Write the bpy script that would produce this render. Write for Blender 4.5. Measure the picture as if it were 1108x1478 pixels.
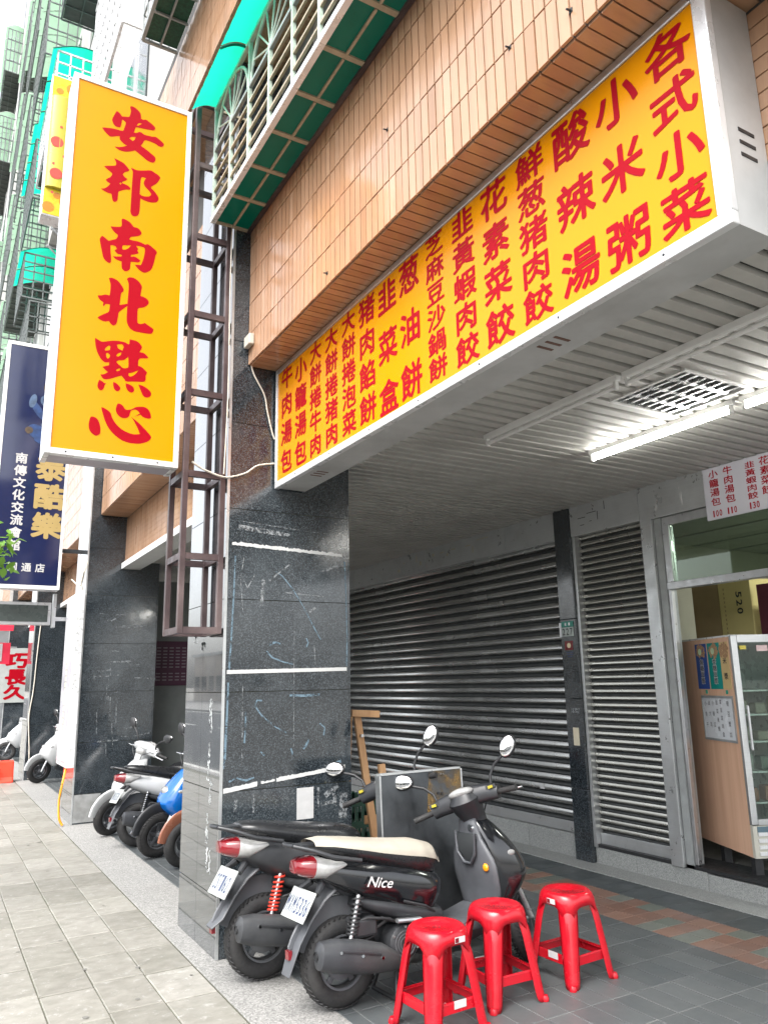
import bpy, bmesh, math, random
from mathutils import Vector, Matrix
from mathutils.geometry import tessellate_polygon

random.seed(7)
SC = bpy.context.scene
COL = SC.collection
for o in list(bpy.data.objects):
    bpy.data.objects.remove(o)

# ---------------------------------------------------------------- camera
EYE = 1.6
yaw, pitch, roll = math.radians(30.329), math.radians(12.552), math.radians(-1.124)
fw = Vector((math.sin(yaw) * math.cos(pitch), math.cos(yaw) * math.cos(pitch), math.sin(pitch)))
r0 = Vector((math.cos(yaw), -math.sin(yaw), 0)); u0 = r0.cross(fw)
rt = r0 * math.cos(roll) + u0 * math.sin(roll)
up = u0 * math.cos(roll) - r0 * math.sin(roll)
cam = bpy.data.cameras.new('camera')
cam.sensor_fit = 'AUTO'; cam.sensor_width = 36.0
cam.lens = 1106.94 / 1478 * 36
cam.clip_start = 0.05; cam.clip_end = 2000
co = bpy.data.objects.new('camera', cam); COL.objects.link(co)
co.matrix_world = Matrix(((rt.x, up.x, -fw.x, 0), (rt.y, up.y, -fw.y, 0), (rt.z, up.z, -fw.z, EYE), (0, 0, 0, 1)))
SC.camera = co

# ---------------------------------------------------------------- sky and sun (bright overcast)
SUN_EL, SUN_AZ = math.radians(55), math.radians(-128)      # sun over the street, behind and to the left
world = bpy.data.worlds.new('World'); SC.world = world; world.use_nodes = True
wn = world.node_tree; wn.nodes.clear()
sky = wn.nodes.new('ShaderNodeTexSky'); sky.sky_type = 'NISHITA'; sky.sun_disc = False
sky.sun_elevation = SUN_EL; sky.sun_rotation = SUN_AZ
sky.air_density = 1.0; sky.dust_density = 4.0; sky.ozone_density = 1.0
hs = wn.nodes.new('ShaderNodeHueSaturation'); hs.inputs['Saturation'].default_value = 0.22
hs.inputs['Value'].default_value = 1.0
bg = wn.nodes.new('ShaderNodeBackground'); bg.inputs['Strength'].default_value = 0.15
wo = wn.nodes.new('ShaderNodeOutputWorld')
wn.links.new(sky.outputs[0], hs.inputs['Color']); wn.links.new(hs.outputs[0], bg.inputs['Color'])
wn.links.new(bg.outputs[0], wo.inputs[0])
sun = bpy.data.lights.new('sun', 'SUN'); sun.energy = 0.8; sun.angle = math.radians(40); sun.color = (1.0, 0.97, 0.92)
so = bpy.data.objects.new('sun', sun); COL.objects.link(so)
sd = Vector((math.sin(SUN_AZ) * math.cos(SUN_EL), math.cos(SUN_AZ) * math.cos(SUN_EL), math.sin(SUN_EL)))
so.rotation_euler = sd.to_track_quat('Z', 'Y').to_euler(); so.location = (-6, 3, 14)

SC.view_settings.view_transform = 'Standard'; SC.view_settings.look = 'None'
SC.view_settings.gamma = 1.0; SC.view_settings.use_curve_mapping = False
SC.view_settings.exposure = 2.0
SC.render.engine = 'CYCLES'
cy = SC.cycles
cy.use_denoising = True
cy.max_bounces = 8; cy.diffuse_bounces = 4; cy.glossy_bounces = 4; cy.transmission_bounces = 6; cy.transparent_max_bounces = 8
cy.caustics_reflective = False; cy.caustics_refractive = False; cy.sample_clamp_indirect = 8

# ---------------------------------------------------------------- materials
MATS = {}
class NT:
    """small helper round a material's node tree"""
    def __init__(s, name):
        s.m = bpy.data.materials.new(name); s.m.use_nodes = True
        s.t = s.m.node_tree; s.b = s.t.nodes['Principled BSDF']; s.pos = None
    def n(s, typ, **k):
        nd = s.t.nodes.new('ShaderNode' + typ)
        for a, v in k.items():
            if a in ('noise_dimensions', 'feature', 'wave_type', 'bands_direction', 'operation', 'blend_type', 'data_type', 'distance', 'attribute_name', 'wave_profile', 'clamp'):
                setattr(nd, a, v)
            else:
                nd.inputs[a.replace('_', ' ')].default_value = v
        return nd
    def l(s, a, b): s.t.links.new(a, b)
    def P(s):
        if s.pos is None: s.pos = s.t.nodes.new('ShaderNodeNewGeometry').outputs['Position']
        return s.pos
    def map(s, scale):
        mp = s.t.nodes.new('ShaderNodeMapping'); mp.inputs['Scale'].default_value = scale
        s.l(s.P(), mp.inputs['Vector']); return mp.outputs[0]
    def noise(s, scale, detail=4, rough=.55, vec=None):
        nd = s.n('TexNoise', Scale=scale, Detail=detail, Roughness=rough)
        s.l(vec or s.P(), nd.inputs['Vector']); return nd.outputs['Fac']
    def ramp(s, fac, stops):
        nd = s.t.nodes.new('ShaderNodeValToRGB'); s.l(fac, nd.inputs[0]); e = nd.color_ramp.elements
        while len(e) < len(stops): e.new(.5)
        for el, (p, c) in zip(e, stops):
            el.position = p; el.color = (c[0], c[1], c[2], 1) if hasattr(c, '__len__') else (c, c, c, 1)
        return nd.outputs[0]
    def mix(s, fac, a, b, mode='MIX'):
        nd = s.t.nodes.new('ShaderNodeMix'); nd.data_type = 'RGBA'; nd.blend_type = mode
        for k, v in ((0, fac), (6, a), (7, b)):
            if hasattr(v, 'is_output'): s.l(v, nd.inputs[k])
            elif k == 0: nd.inputs[0].default_value = v
            else: nd.inputs[k].default_value = (v[0], v[1], v[2], 1)
        return nd.outputs[2]
    def bump(s, h, strength=.2, dist=.01):
        nd = s.n('Bump', Strength=strength, Distance=dist); s.l(h, nd.inputs['Height']); s.l(nd.outputs[0], s.b.inputs['Normal'])
    def rand(s): return s.t.nodes.new('ShaderNodeObjectInfo').outputs['Random']

def C(h):
    """sRGB hex to linear"""
    v = [int(h[i:i + 2], 16) / 255 for i in (0, 2, 4)]
    return tuple(c / 12.92 if c <= .04045 else ((c + .055) / 1.055) ** 2.4 for c in v)

def mat(name, col, rough=.5, metal=0, var=.18, vs=6, bump=0, bs=60, coat=0, spec=.5, orand=0, rvar=.1, dirt=0, dcol=(.1, .09, .075), ds=2.2, em=0, alpha=1):
    """generic painted / plastic / metal surface with a little unevenness"""
    if name in MATS: return MATS[name]
    t = NT(name); b = t.b
    c2 = tuple(x * (1 - var) for x in col)
    out = t.mix(t.ramp(t.noise(vs, 5), [(.3, 0), (.7, 1)]), c2, col) if var else None
    if orand:
        dk = tuple(x * (1 - orand) for x in (1, 1, 1)); 
        rv = t.mix(t.rand(), dk, (1, 1, 1)); out = t.mix(1.0, out if out else col, rv, 'MULTIPLY')
    if dirt:
        f = t.ramp(t.noise(ds, 7, .65), [(.46, 0), (.72, dirt)]); out = t.mix(f, out if out else col, dcol)
    if out: t.l(out, b.inputs['Base Color'])
    else: b.inputs['Base Color'].default_value = (*col, 1)
    b.inputs['Metallic'].default_value = metal
    b.inputs['Roughness'].default_value = rough
    if rvar:
        t.l(t.ramp(t.noise(vs * 1.7, 5), [(.3, max(.02, rough - rvar)), (.75, min(1, rough + rvar))]), b.inputs['Roughness'])
    b.inputs['Coat Weight'].default_value = coat; b.inputs['Coat Roughness'].default_value = .06
    b.inputs['Specular IOR Level'].default_value = spec
    if bump: t.bump(t.noise(bs, 4), bump)
    if em:
        b.inputs['Emission Color'].default_value = (*col, 1); b.inputs['Emission Strength'].default_value = em
    MATS[name] = t.m
    return t.m

def granite_dark():
    t = NT('dark_granite')
    sp = t.n('TexVoronoi', Scale=170.0); t.l(t.P(), sp.inputs['Vector'])
    s1 = t.ramp(t.noise(95, 3, .7), [(.52, (.012, .016, .020)), (.68, (.065, .08, .09))])
    s2 = t.ramp(sp.outputs['Color'], [(.0, (.007, .01, .013)), (.62, (.02, .026, .031)), (.82, (.12, .138, .15))])
    c = t.mix(.5, s1, s2)
    dust = t.ramp(t.noise(2.6, 8, .7), [(.45, 0), (.8, .35)])
    c = t.mix(dust, c, (.10, .118, .13))
    rng = t.mix(t.rand(), (.78, .8, .82), (1.1, 1.1, 1.1)); c = t.mix(1.0, c, rng, 'MULTIPLY')
    t.l(c, t.b.inputs['Base Color'])
    t.l(t.ramp(t.noise(3.2, 7, .65), [(.35, .06), (.75, .26)]), t.b.inputs['Roughness'])
    t.b.inputs['IOR'].default_value = 1.75
    return t.m
def granite_light(name, a, b_, scale, rough=.75, dirt=(.25, .25, .24)):
    t = NT(name)
    v = t.n('TexVoronoi', Scale=scale); t.l(t.P(), v.inputs['Vector'])
    c = t.ramp(v.outputs['Color'], [(.1, a), (.5, tuple((x + y) / 2 for x, y in zip(a, b_))), (.85, b_)])
    c = t.mix(t.ramp(t.noise(2.4, 7, .65), [(.45, 0), (.8, .4)]), c, dirt)
    rng = t.mix(t.rand(), (.86, .86, .86), (1, 1, 1)); c = t.mix(1.0, c, rng, 'MULTIPLY')
    t.l(c, t.b.inputs['Base Color']); t.b.inputs['Roughness'].default_value = rough
    t.bump(v.outputs['Distance'], .25, .003)
    return t.m
def tile_mat():
    t = NT('tan_tile')
    mp = t.t.nodes.new('ShaderNodeMapping'); mp.inputs['Scale'].default_value = (0, 1 / .0603, 1 / .232); mp.inputs['Location'].default_value = (.5, -4.882 / .0603, -3.824 / .232)
    t.l(t.P(), mp.inputs['Vector']); fl_ = t.n('VectorMath', operation='FLOOR'); t.l(mp.outputs[0], fl_.inputs[0])
    wn_ = t.t.nodes.new('ShaderNodeTexWhiteNoise'); t.l(fl_.outputs[0], wn_.inputs['Vector'])          # one tone per tile
    c = t.ramp(wn_.outputs['Value'], [(0, (.345, .20, .118)), (.08, (.405, .24, .145)), (.5, (.435, .262, .162)), (.94, (.465, .285, .18)), (1, (.50, .32, .21))])
    c = t.mix(t.ramp(t.noise(3, 6, .6), [(.4, 0), (.8, .35)]), c, (.42, .22, .11))
    c = t.mix(t.ramp(t.noise(1.0, 5, .6, t.map((3, 22, 1.3))), [(.5, 0), (.78, .5)]), c, (.22, .13, .08))
    c = t.mix(t.ramp(t.noise(260, 2), [(.62, 0), (.75, .35)]), c, (.36, .17, .07))
    t.l(c, t.b.inputs['Base Color'])
    t.l(t.ramp(t.noise(5, 5), [(.3, .10), (.75, .24)]), t.b.inputs['Roughness'])
    t.bump(t.noise(9, 2), .12, .02)
    return t.m
def brushed(name, col, rough=.34, metal=1.0, dirt=.18, sc=(2, 2, 160)):
    t = NT(name)
    st = t.noise(1.0, 4, .6, t.map(sc))
    c = t.mix(st, tuple(x * .8 for x in col), col)
    c = t.mix(t.ramp(t.noise(4, 8, .68), [(.48, 0), (.75, dirt)]), c, (.14, .13, .115))
    t.l(c, t.b.inputs['Base Color']); t.b.inputs['Metallic'].default_value = metal
    t.l(t.ramp(t.noise(7, 6, .7), [(.3, rough - .1), (.75, rough + .18)]), t.b.inputs['Roughness'])
    t.bump(st, .05, .002)
    return t.m
def pavement():
    t = NT('slate_paving')
    st = t.noise(1.0, 6, .65, t.map((9, 13, 9)))
    c = t.ramp(st, [(.3, (.195, .187, .165)), (.55, (.26, .25, .225)), (.75, (.305, .295, .268))])
    c = t.mix(t.ramp(t.noise(1.3, 7, .65), [(.42, 0), (.78, .5)]), c, (.21, .21, .175))
    c = t.mix(t.ramp(t.noise(16, 6, .75), [(.57, 0), (.66, .7)]), c, (.42, .415, .40))
    c = t.mix(t.ramp(t.noise(55, 3), [(.62, 0), (.72, .4)]), c, (.23, .22, .2))
    rng = t.mix(t.rand(), (.76, .76, .74), (1.04, 1.04, 1.04)); c = t.mix(1.0, c, rng, 'MULTIPLY')
    t.l(c, t.b.inputs['Base Color'])
    t.l(t.ramp(t.noise(6, 5), [(.3, .42), (.75, .72)]), t.b.inputs['Roughness'])
    t.bump(st, .22, .008)
    return t.m
def floor_tile(name, a, b_, rough=.5):
    t = NT(name)
    c = t.mix(t.rand(), a, b_)
    c = t.mix(t.ramp(t.noise(2.2, 8, .7), [(.4, 0), (.78, .5)]), c, (.115, .118, .115))
    c = t.mix(t.ramp(t.noise(120, 3), [(.58, 0), (.75, .35)]), c, tuple(x * .6 for x in a))
    c = t.mix(t.ramp(t.noise(34, 2, .8), [(.77, 0), (.8, .7)]), c, (.42, .42, .41))
    t.l(c, t.b.inputs['Base Color'])
    t.l(t.ramp(t.noise(4, 6), [(.3, rough - .14), (.75, rough + .15)]), t.b.inputs['Roughness'])
    t.bump(t.noise(70, 4), .1, .003)
    return t.m
def wood(name, a, b_, sc=(1, 1, 1), rough=.5):
    t = NT(name)
    g = t.noise(1.0, 6, .6, t.map(sc))
    c = t.ramp(g, [(.3, a), (.7, b_)])
    t.l(c, t.b.inputs['Base Color']); t.b.inputs['Roughness'].default_value = rough
    t.bump(g, .08, .003)
    return t.m
def leafy(name, a, b_):
    t = NT(name)
    c = t.mix(t.noise(5, 3), a, b_); t.l(c, t.b.inputs['Base Color'])
    t.b.inputs['Roughness'].default_value = .5
    tr = t.t.nodes.new('ShaderNodeBsdfTranslucent'); tr.inputs['Color'].default_value = (.22, .42, .06, 1)
    mx = t.t.nodes.new('ShaderNodeMixShader'); mx.inputs[0].default_value = .35
    t.l(t.b.outputs[0], mx.inputs[1]); t.l(tr.outputs[0], mx.inputs[2])
    t.l(mx.outputs[0], t.t.nodes['Material Output'].inputs[0])
    return t.m
def translucent(name, col, f=.6, rough=.3):
    t = NT(name); t.b.inputs['Base Color'].default_value = (*col, 1); t.b.inputs['Roughness'].default_value = rough
    d = t.mix(t.ramp(t.noise(5, 7, .7), [(.5, 0), (.8, .5)]), col, tuple(x * .55 for x in col)); t.l(d, t.b.inputs['Base Color'])
    tr = t.t.nodes.new('ShaderNodeBsdfTranslucent'); t.l(d, tr.inputs['Color'])
    mx = t.t.nodes.new('ShaderNodeMixShader'); mx.inputs[0].default_value = f
    t.l(t.b.outputs[0], mx.inputs[1]); t.l(tr.outputs[0], mx.inputs[2])
    t.l(mx.outputs[0], t.t.nodes['Material Output'].inputs[0])
    return t.m
def glass(name, tint=(.82, .9, .86), rough=.02):
    t = NT(name); t.b.inputs['Base Color'].default_value = (*tint, 1); t.b.inputs['Roughness'].default_value = rough
    tr = t.t.nodes.new('ShaderNodeBsdfTransparent'); tr.inputs['Color'].default_value = (*tint, 1)
    gl = t.t.nodes.new('ShaderNodeBsdfGlossy'); gl.inputs['Roughness'].default_value = rough
    fr = t.n('Fresnel', IOR=1.5); mx = t.t.nodes.new('ShaderNodeMixShader')
    t.l(fr.outputs[0], mx.inputs[0]); t.l(tr.outputs[0], mx.inputs[1]); t.l(gl.outputs[0], mx.inputs[2])
    t.l(mx.outputs[0], t.t.nodes['Material Output'].inputs[0]); t.t.nodes.remove(t.b)
    return t.m

M = {}
M['granite'] = granite_dark()
def granite_polished():
    m = M['granite'].copy(); m.name = 'polished_granite'; b = m.node_tree.nodes['Principled BSDF']
    b.inputs['IOR'].default_value = 2.2; b.inputs['Coat Weight'].default_value = 1.0; b.inputs['Coat IOR'].default_value = 1.7; b.inputs['Coat Roughness'].default_value = .02
    return m
M['granite_polished'] = granite_polished()
M['granite_strip'] = granite_light('granite_strip', (.15, .15, .145), (.36, .355, .34), 120, .7, (.23, .225, .215))
M['granite_base'] = granite_light('granite_base', (.20, .215, .21), (.42, .43, .42), 190, .55, (.25, .26, .255))
M['tile'] = tile_mat()
M['grout'] = mat('grout', (.095, .09, .085), .9, var=.35, vs=9)
M['steel'] = brushed('stainless_steel', (.62, .635, .64))
M['steel_dirty'] = brushed('dirty_stainless_steel', (.60, .62, .625), .33, .7, .22)
def shutter_mat(name, col, rough):
    t = NT(name)
    c = t.mix(t.ramp(t.noise(.9, 4, .5), [(.35, 0), (.7, 1)]), tuple(x * .75 for x in col), col)
    c = t.mix(t.ramp(t.noise(1.0, 2, .4, t.map((1, .8, 7))), [(.45, 0), (.75, .4)]), c, tuple(x * .5 for x in col))
    t.l(c, t.b.inputs['Base Color']); t.b.inputs['Metallic'].default_value = .8
    t.l(t.ramp(t.noise(1.6, 2), [(.3, rough - .08), (.75, rough + .14)]), t.b.inputs['Roughness'])
    return t.m
M['shutter'] = shutter_mat('shutter_metal', (.55, .555, .54), .2)
M['shutter_light'] = shutter_mat('galvanised_shutter', (.47, .465, .42), .24)
M['groove_shade'] = mat('painted_groove_shade', (.045, .05, .05), .5, var=.4, vs=9)  # shade of the recesses between slats, put into the colour
M['pave'] = pavement()
M['joint'] = mat('paving_joint', (.13, .13, .095), .95, var=.5, vs=5)
M['floor'] = floor_tile('grey_floor_tile', (.060, .069, .073), (.088, .097, .10))
M['floor_dark'] = floor_tile('dark_floor_slab', (.040, .052, .056), (.062, .074, .078))
M['mosaic_red'] = floor_tile('terracotta_mosaic', (.15, .078, .056), (.22, .125, .09))
M['mosaic_green'] = floor_tile('greenish_mosaic', (.10, .118, .10), (.145, .155, .135))
M['floor_joint'] = mat('floor_joint', (.26, .26, .25), .9, var=.3)
M['ceil'] = mat('ceiling_strip', (.55, .545, .515), .5, var=.14, vs=3, dirt=.3, ds=1.6, dcol=(.2, .19, .17), spec=.3)
M['ceil_gap'] = mat('ceiling_gap', (.05, .05, .048), .9)
M['white'] = mat('white_paint', (.78, .78, .77), .42, var=.08, vs=3, dirt=.12)
M['wall_white'] = mat('white_wall', (.52, .52, .505), .75, var=.14, vs=1.2, dirt=.5, ds=.5, dcol=(.27, .265, .25))
M['alu'] = mat('aluminium', (.62, .63, .64), .36, .85, var=.12, vs=14, dirt=.25)
M['alu_white'] = mat('pale_aluminium_frame', (.80, .81, .82), .32, .3, var=.1, vs=9, dirt=.2)
M['sign_under'] = mat('sign_sheet_metal', (.46, .42, .47), .45, .3, var=.15, dirt=.25)
M['banner_box'] = mat('banner_sheet_metal', (.52, .53, .53), .45, .1, var=.16, vs=5, dirt=.25)
M['yellow'] = mat('yellow_acrylic', (.70, .265, .0), .24, var=.03, vs=1, rvar=.04, dirt=.1, ds=.8, dcol=(.5, .2, .02), spec=.22)
M['red_vinyl'] = mat('red_vinyl', (.34, .0015, .010), .45, var=.05, vs=2, rvar=.05, spec=.1)
M['brown_steel'] = mat('brown_painted_steel', (.075, .05, .052), .42, .2, var=.3, vs=14, dirt=.4, dcol=(.26, .2, .19))
M['green_sheet'] = translucent('green_corrugated_sheet', (.01, .50, .33), .55)
M['green_dark_sheet'] = translucent('dark_green_sheet', (.0, .20, .145), .45)
M['pale_green_sheet'] = translucent('pale_green_sheet', (.33, .50, .36), .4)
M['pale_paint'] = mat('pale_green_grille_paint', (.55, .66, .56), .4, var=.2, vs=18, dirt=.3)
M['rail_paint'] = mat('weathered_rail_paint', (.42, .36, .26), .5, var=.3, vs=18)
M['cage_paint'] = mat('dull_cage_paint', (.16, .18, .175), .5, .2, var=.3, vs=6)
M['grey_paint'] = mat('grey_grille_paint', (.36, .38, .38), .5, .2, var=.25, vs=10)
M['dark'] = mat('dark_plastic', (.022, .023, .025), .5, var=.3, vs=20)
M['dark_gap'] = mat('dark_interior', (.03, .034, .036), .7)
M['rubber'] = mat('rubber', (.016, .016, .017), .75, var=.35, vs=30, bump=.15, dirt=.4, ds=7, dcol=(.055, .052, .048))
M['black_gloss'] = mat('black_gloss_paint', (.006, .007, .009), .16, var=.2, coat=.6, rvar=.04, dirt=.14, dcol=(.08, .08, .08))
M['black_satin'] = mat('black_satin_plastic', (.026, .028, .032), .42, var=.3, vs=14, dirt=.3, dcol=(.09, .09, .09))
M['grey_plastic'] = mat('grey_moulded_plastic', (.085, .09, .10), .5, var=.25, vs=9, dirt=.3, dcol=(.17, .17, .165))
M['muffler'] = mat('muffler_cover', (.045, .048, .054), .48, .2, var=.25, vs=12, dirt=.4, dcol=(.12, .12, .115))
M['seat_black'] = mat('black_seat_vinyl', (.016, .017, .019), .3, var=.3, vs=8, bump=.12, bs=26)
M['seat_cream'] = mat('cream_seat_vinyl', (.40, .37, .31), .5, var=.14, vs=9, bump=.1, bs=22, dirt=.2)
M['chrome'] = mat('chrome', (.75, .76, .77), .12, 1, var=.05)
M['mirror'] = mat('mirror_glass', (.86, .87, .88), .04, 1, var=0, rvar=0)
M['red_lens'] = mat('red_lens', (.17, .006, .011), .12, var=.1, coat=.5)
M['clear_lens'] = mat('clear_lens', (.30, .30, .295), .1, var=.25, vs=40, coat=.5)
M['amber'] = mat('amber_lens', (.85, .32, .01), .15, coat=.5)
M['red_spring'] = mat('red_spring', (.66, .05, .03), .35, var=.15)
M['stool'] = mat('red_plastic', (.40, .003, .014), .24, var=.16, vs=4, spec=.5, rvar=.12, dirt=.12, ds=14, dcol=(.42, .06, .07))
M['paper'] = mat('paper_label', (.50, .50, .50), .6, var=.1, vs=30)
M['ink'] = mat('ink', (.02, .02, .025), .5, var=0)
M['ink_blue'] = mat('plate_ink', (.03, .045, .12), .5, var=.1)
M['plate'] = mat('plate_white', (.40, .425, .41), .35, var=.12, vs=12, dirt=.15)
M['laminate'] = wood('peach_wood_laminate', (.60, .36, .235), (.70, .45, .31), (26, 26, .9), .45)
M['pine'] = wood('pine_wood', (.38, .20, .09), (.62, .37, .19), (14, 14, 1.4), .6)
M['glass'] = glass('clear_glass')
M['glass_dim'] = glass('greenish_glass', (.6, .68, .62))
M['window_dark'] = mat('window_pane', (.05, .06, .065), .08, var=.2, spec=.7)
M['cable'] = mat('pale_cable', (.62, .58, .50), .55, var=.2, vs=20)
def flaky(name, col, lo, hi, sc):
    t = NT(name); t.b.inputs['Base Color'].default_value = (*col, 1); t.b.inputs['Roughness'].default_value = .75
    tr = t.t.nodes.new('ShaderNodeBsdfTransparent'); mx = t.t.nodes.new('ShaderNodeMixShader')
    t.l(t.ramp(t.noise(sc, 5, .7), [(lo, 0), (hi, 1)]), mx.inputs[0]); t.l(tr.outputs[0], mx.inputs[1]); t.l(t.b.outputs[0], mx.inputs[2])
    t.l(mx.outputs[0], t.t.nodes['Material Output'].inputs[0]); return t.m
M['tape'] = flaky('white_foam_tape', (.50, .505, .50), .26, .34, 30)
M['glue'] = flaky('blue_grey_glue', (.12, .185, .235), .36, .52, 38)
M['scrape'] = flaky('plaster_scrape', (.22, .235, .245), .42, .58, 34)
M['drip'] = flaky('white_drip', (.5, .52, .52), .45, .52, 24)
M['faint'] = flaky('faint_scrape', (.15, .165, .175), .40, .60, 22)
M['orange_hose'] = mat('orange_hose', (.85, .33, .02), .4)

# ---------------------------------------------------------------- mesh builder
class MB:
    def __init__(s): s.v = []; s.f = []
    def add(s, vs, fs):
        b = len(s.v); s.v += [tuple(v) for v in vs]; s.f += [tuple(b + i for i in f) for f in fs]; return s
    def box(s, x0, x1, y0, y1, z0, z1):
        return s.add([(x0, y0, z0), (x1, y0, z0), (x1, y1, z0), (x0, y1, z0), (x0, y0, z1), (x1, y0, z1), (x1, y1, z1), (x0, y1, z1)],
                     [(0, 3, 2, 1), (4, 5, 6, 7), (0, 1, 5, 4), (1, 2, 6, 5), (2, 3, 7, 6), (3, 0, 4, 7)])
    def bar(s, p, q, w, h=None, upv=(0, 0, 1)):
        h = h or w; p = Vector(p); q = Vector(q); d = (q - p).normalized(); u = Vector(upv)
        if abs(d.dot(u)) > .98: u = Vector((1, 0, 0))
        a = d.cross(u).normalized() * w / 2; b = a.cross(d).normalized() * h / 2
        return s.add([p - a - b, p + a - b, p + a + b, p - a + b, q - a - b, q + a - b, q + a + b, q - a + b],
                     [(0, 1, 2, 3), (4, 7, 6, 5), (0, 4, 5, 1), (1, 5, 6, 2), (2, 6, 7, 3), (3, 7, 4, 0)])
    def sweep(s, path, dims, n=14, e=2.0, upv=(0, 0, 1), caps=True):
        """superellipse sections (half width, half height) along a path"""
        path = [Vector(p) for p in path]; rings = []
        for i, p in enumerate(path):
            d = (path[min(i + 1, len(path) - 1)] - path[max(i - 1, 0)]).normalized(); u = Vector(upv)
            if abs(d.dot(u)) > .97: u = Vector((1, 0, 0)) if abs(d.x) < .9 else Vector((0, 1, 0))
            a = d.cross(u).normalized(); b = a.cross(d).normalized()
            hw, hh = dims[i] if hasattr(dims[i], '__len__') else (dims[i], dims[i])
            r = []
            for k in range(n):
                t = 2 * math.pi * k / n; ct, st = math.cos(t), math.sin(t)
                r.append(p + a * (hw * math.copysign(abs(ct) ** (2 / e), ct)) + b * (hh * math.copysign(abs(st) ** (2 / e), st)))
            rings.append(r)
        vs = [v for r in rings for v in r]; fs = []
        for i in range(len(rings) - 1):
            for k in range(n):
                k2 = (k + 1) % n; fs.append((i * n + k, i * n + k2, (i + 1) * n + k2, (i + 1) * n + k))
        if caps: fs += [tuple(reversed(range(n))), tuple(range((len(rings) - 1) * n, len(rings) * n))]
        return s.add(vs, fs)
    def tube(s, path, r, n=8): return s.sweep(path, [r] * len(path), n)
    def cyl(s, p, q, r, n=16, r2=None): return s.sweep([p, q], [r, r if r2 is None else r2], n)
    def lathe(s, prof, c=(0, 0, 0), axis='z', n=24, closed=False):
        vs = []; m = len(prof)
        for k in range(n):
            t = 2 * math.pi * k / n
            for r, h in prof:
                a, b = r * math.cos(t), r * math.sin(t)
                p = {'z': (a, b, h), 'y': (a, h, b), 'x': (h, a, b)}[axis]
                vs.append((p[0] + c[0], p[1] + c[1], p[2] + c[2]))
        fs = []
        for k in range(n):
            k2 = (k + 1) % n
            for j in range(m if closed else m - 1):
                j2 = (j + 1) % m
                f = (k * m + j, k2 * m + j, k2 * m + j2, k * m + j2)
                fs.append(f if axis != 'y' else f[::-1])
        return s.add(vs, fs)
    def prism(s, pts, vec):
        n = len(pts); vec = Vector(vec); a = [Vector(p) for p in pts]
        return s.add(a + [p + vec for p in a], [tuple(reversed(range(n))), tuple(range(n, 2 * n))] + [(i, (i + 1) % n, n + (i + 1) % n, n + i) for i in range(n)])
    def grid(s, fn, nu, nv):
        vs = [fn(i / nu, j / nv) for i in range(nu + 1) for j in range(nv + 1)]
        return s.add(vs, [(i * (nv + 1) + j, (i + 1) * (nv + 1) + j, (i + 1) * (nv + 1) + j + 1, i * (nv + 1) + j + 1) for i in range(nu) for j in range(nv)])
    def ellipsoid(s, c, r, n=16, m=10):
        prof = [(math.sin(math.pi * j / m), -math.cos(math.pi * j / m)) for j in range(m + 1)]
        b = MB().lathe(prof, n=n); return s.add([(v[0] * r[0] + c[0], v[1] * r[1] + c[1], v[2] * r[2] + c[2]) for v in b.v], b.f)
    def xf(s, m): s.v = [tuple(m @ Vector(v)) for v in s.v]; return s
    def mesh(s, name, smooth=0, fix=True):
        me = bpy.data.meshes.new(name); me.from_pydata(s.v, [], s.f); me.validate()
        if fix:
            bm = bmesh.new(); bm.from_mesh(me); bmesh.ops.recalc_face_normals(bm, faces=bm.faces); bm.to_mesh(me); bm.free()
        if smooth:
            me.shade_smooth(); me.set_sharp_from_angle(angle=math.radians(smooth))
        return me
    def obj(s, name, m, parent=None, smooth=0, bevel=0, sub=0, fix=True, seg=2):
        me = s.mesh(name, smooth, fix); o = link(name, me, m, parent)
        if sub:
            md = o.modifiers.new('sub', 'SUBSURF'); md.levels = sub; md.render_levels = sub
        if bevel:
            md = o.modifiers.new('bevel', 'BEVEL'); md.width = bevel; md.segments = seg; md.limit_method = 'ANGLE'; md.angle_limit = math.radians(40)
        return o

def link(name, me, m=None, parent=None):
    o = bpy.data.objects.new(name, me); COL.objects.link(o)
    if m is not None and not me.materials: me.materials.append(m)
    if parent is not None: par(o, parent)
    return o
def par(o, parent):
    o.parent = parent
    mw = parent.matrix_basis.copy(); p = parent.parent
    if p: mw = world_of(parent)
    o.matrix_parent_inverse = mw.inverted()
def world_of(o):
    m = o.matrix_basis.copy()
    if o.parent: m = world_of(o.parent) @ o.matrix_parent_inverse @ m
    return m
def tag(o, label, cat, group=None, kind=None):
    o['label'] = label; o['category'] = cat
    if group: o['group'] = group
    if kind: o['kind'] = kind
    return o
def thing(name, label, cat, loc=(0, 0, 0), group=None):
    o = bpy.data.objects.new(name, None); COL.objects.link(o); o.location = loc; o.empty_display_size = .1
    return tag(o, label, cat, group)
def struct(o): o['kind'] = 'structure'; return o
def stuff(o): o['kind'] = 'stuff'; return o
def copy_tree(o, parent=None):
    c = o.copy(); COL.objects.link(c)
    if parent is not None: c.parent = parent
    for ch in list(o.children): copy_tree(ch, c)
    return c
def piece(name, me, m, parent, loc):
    """one of many alike pieces sharing a mesh, placed at a world position"""
    o = link(name, me, m, None); o.location = loc; par(o, parent); return o

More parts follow.
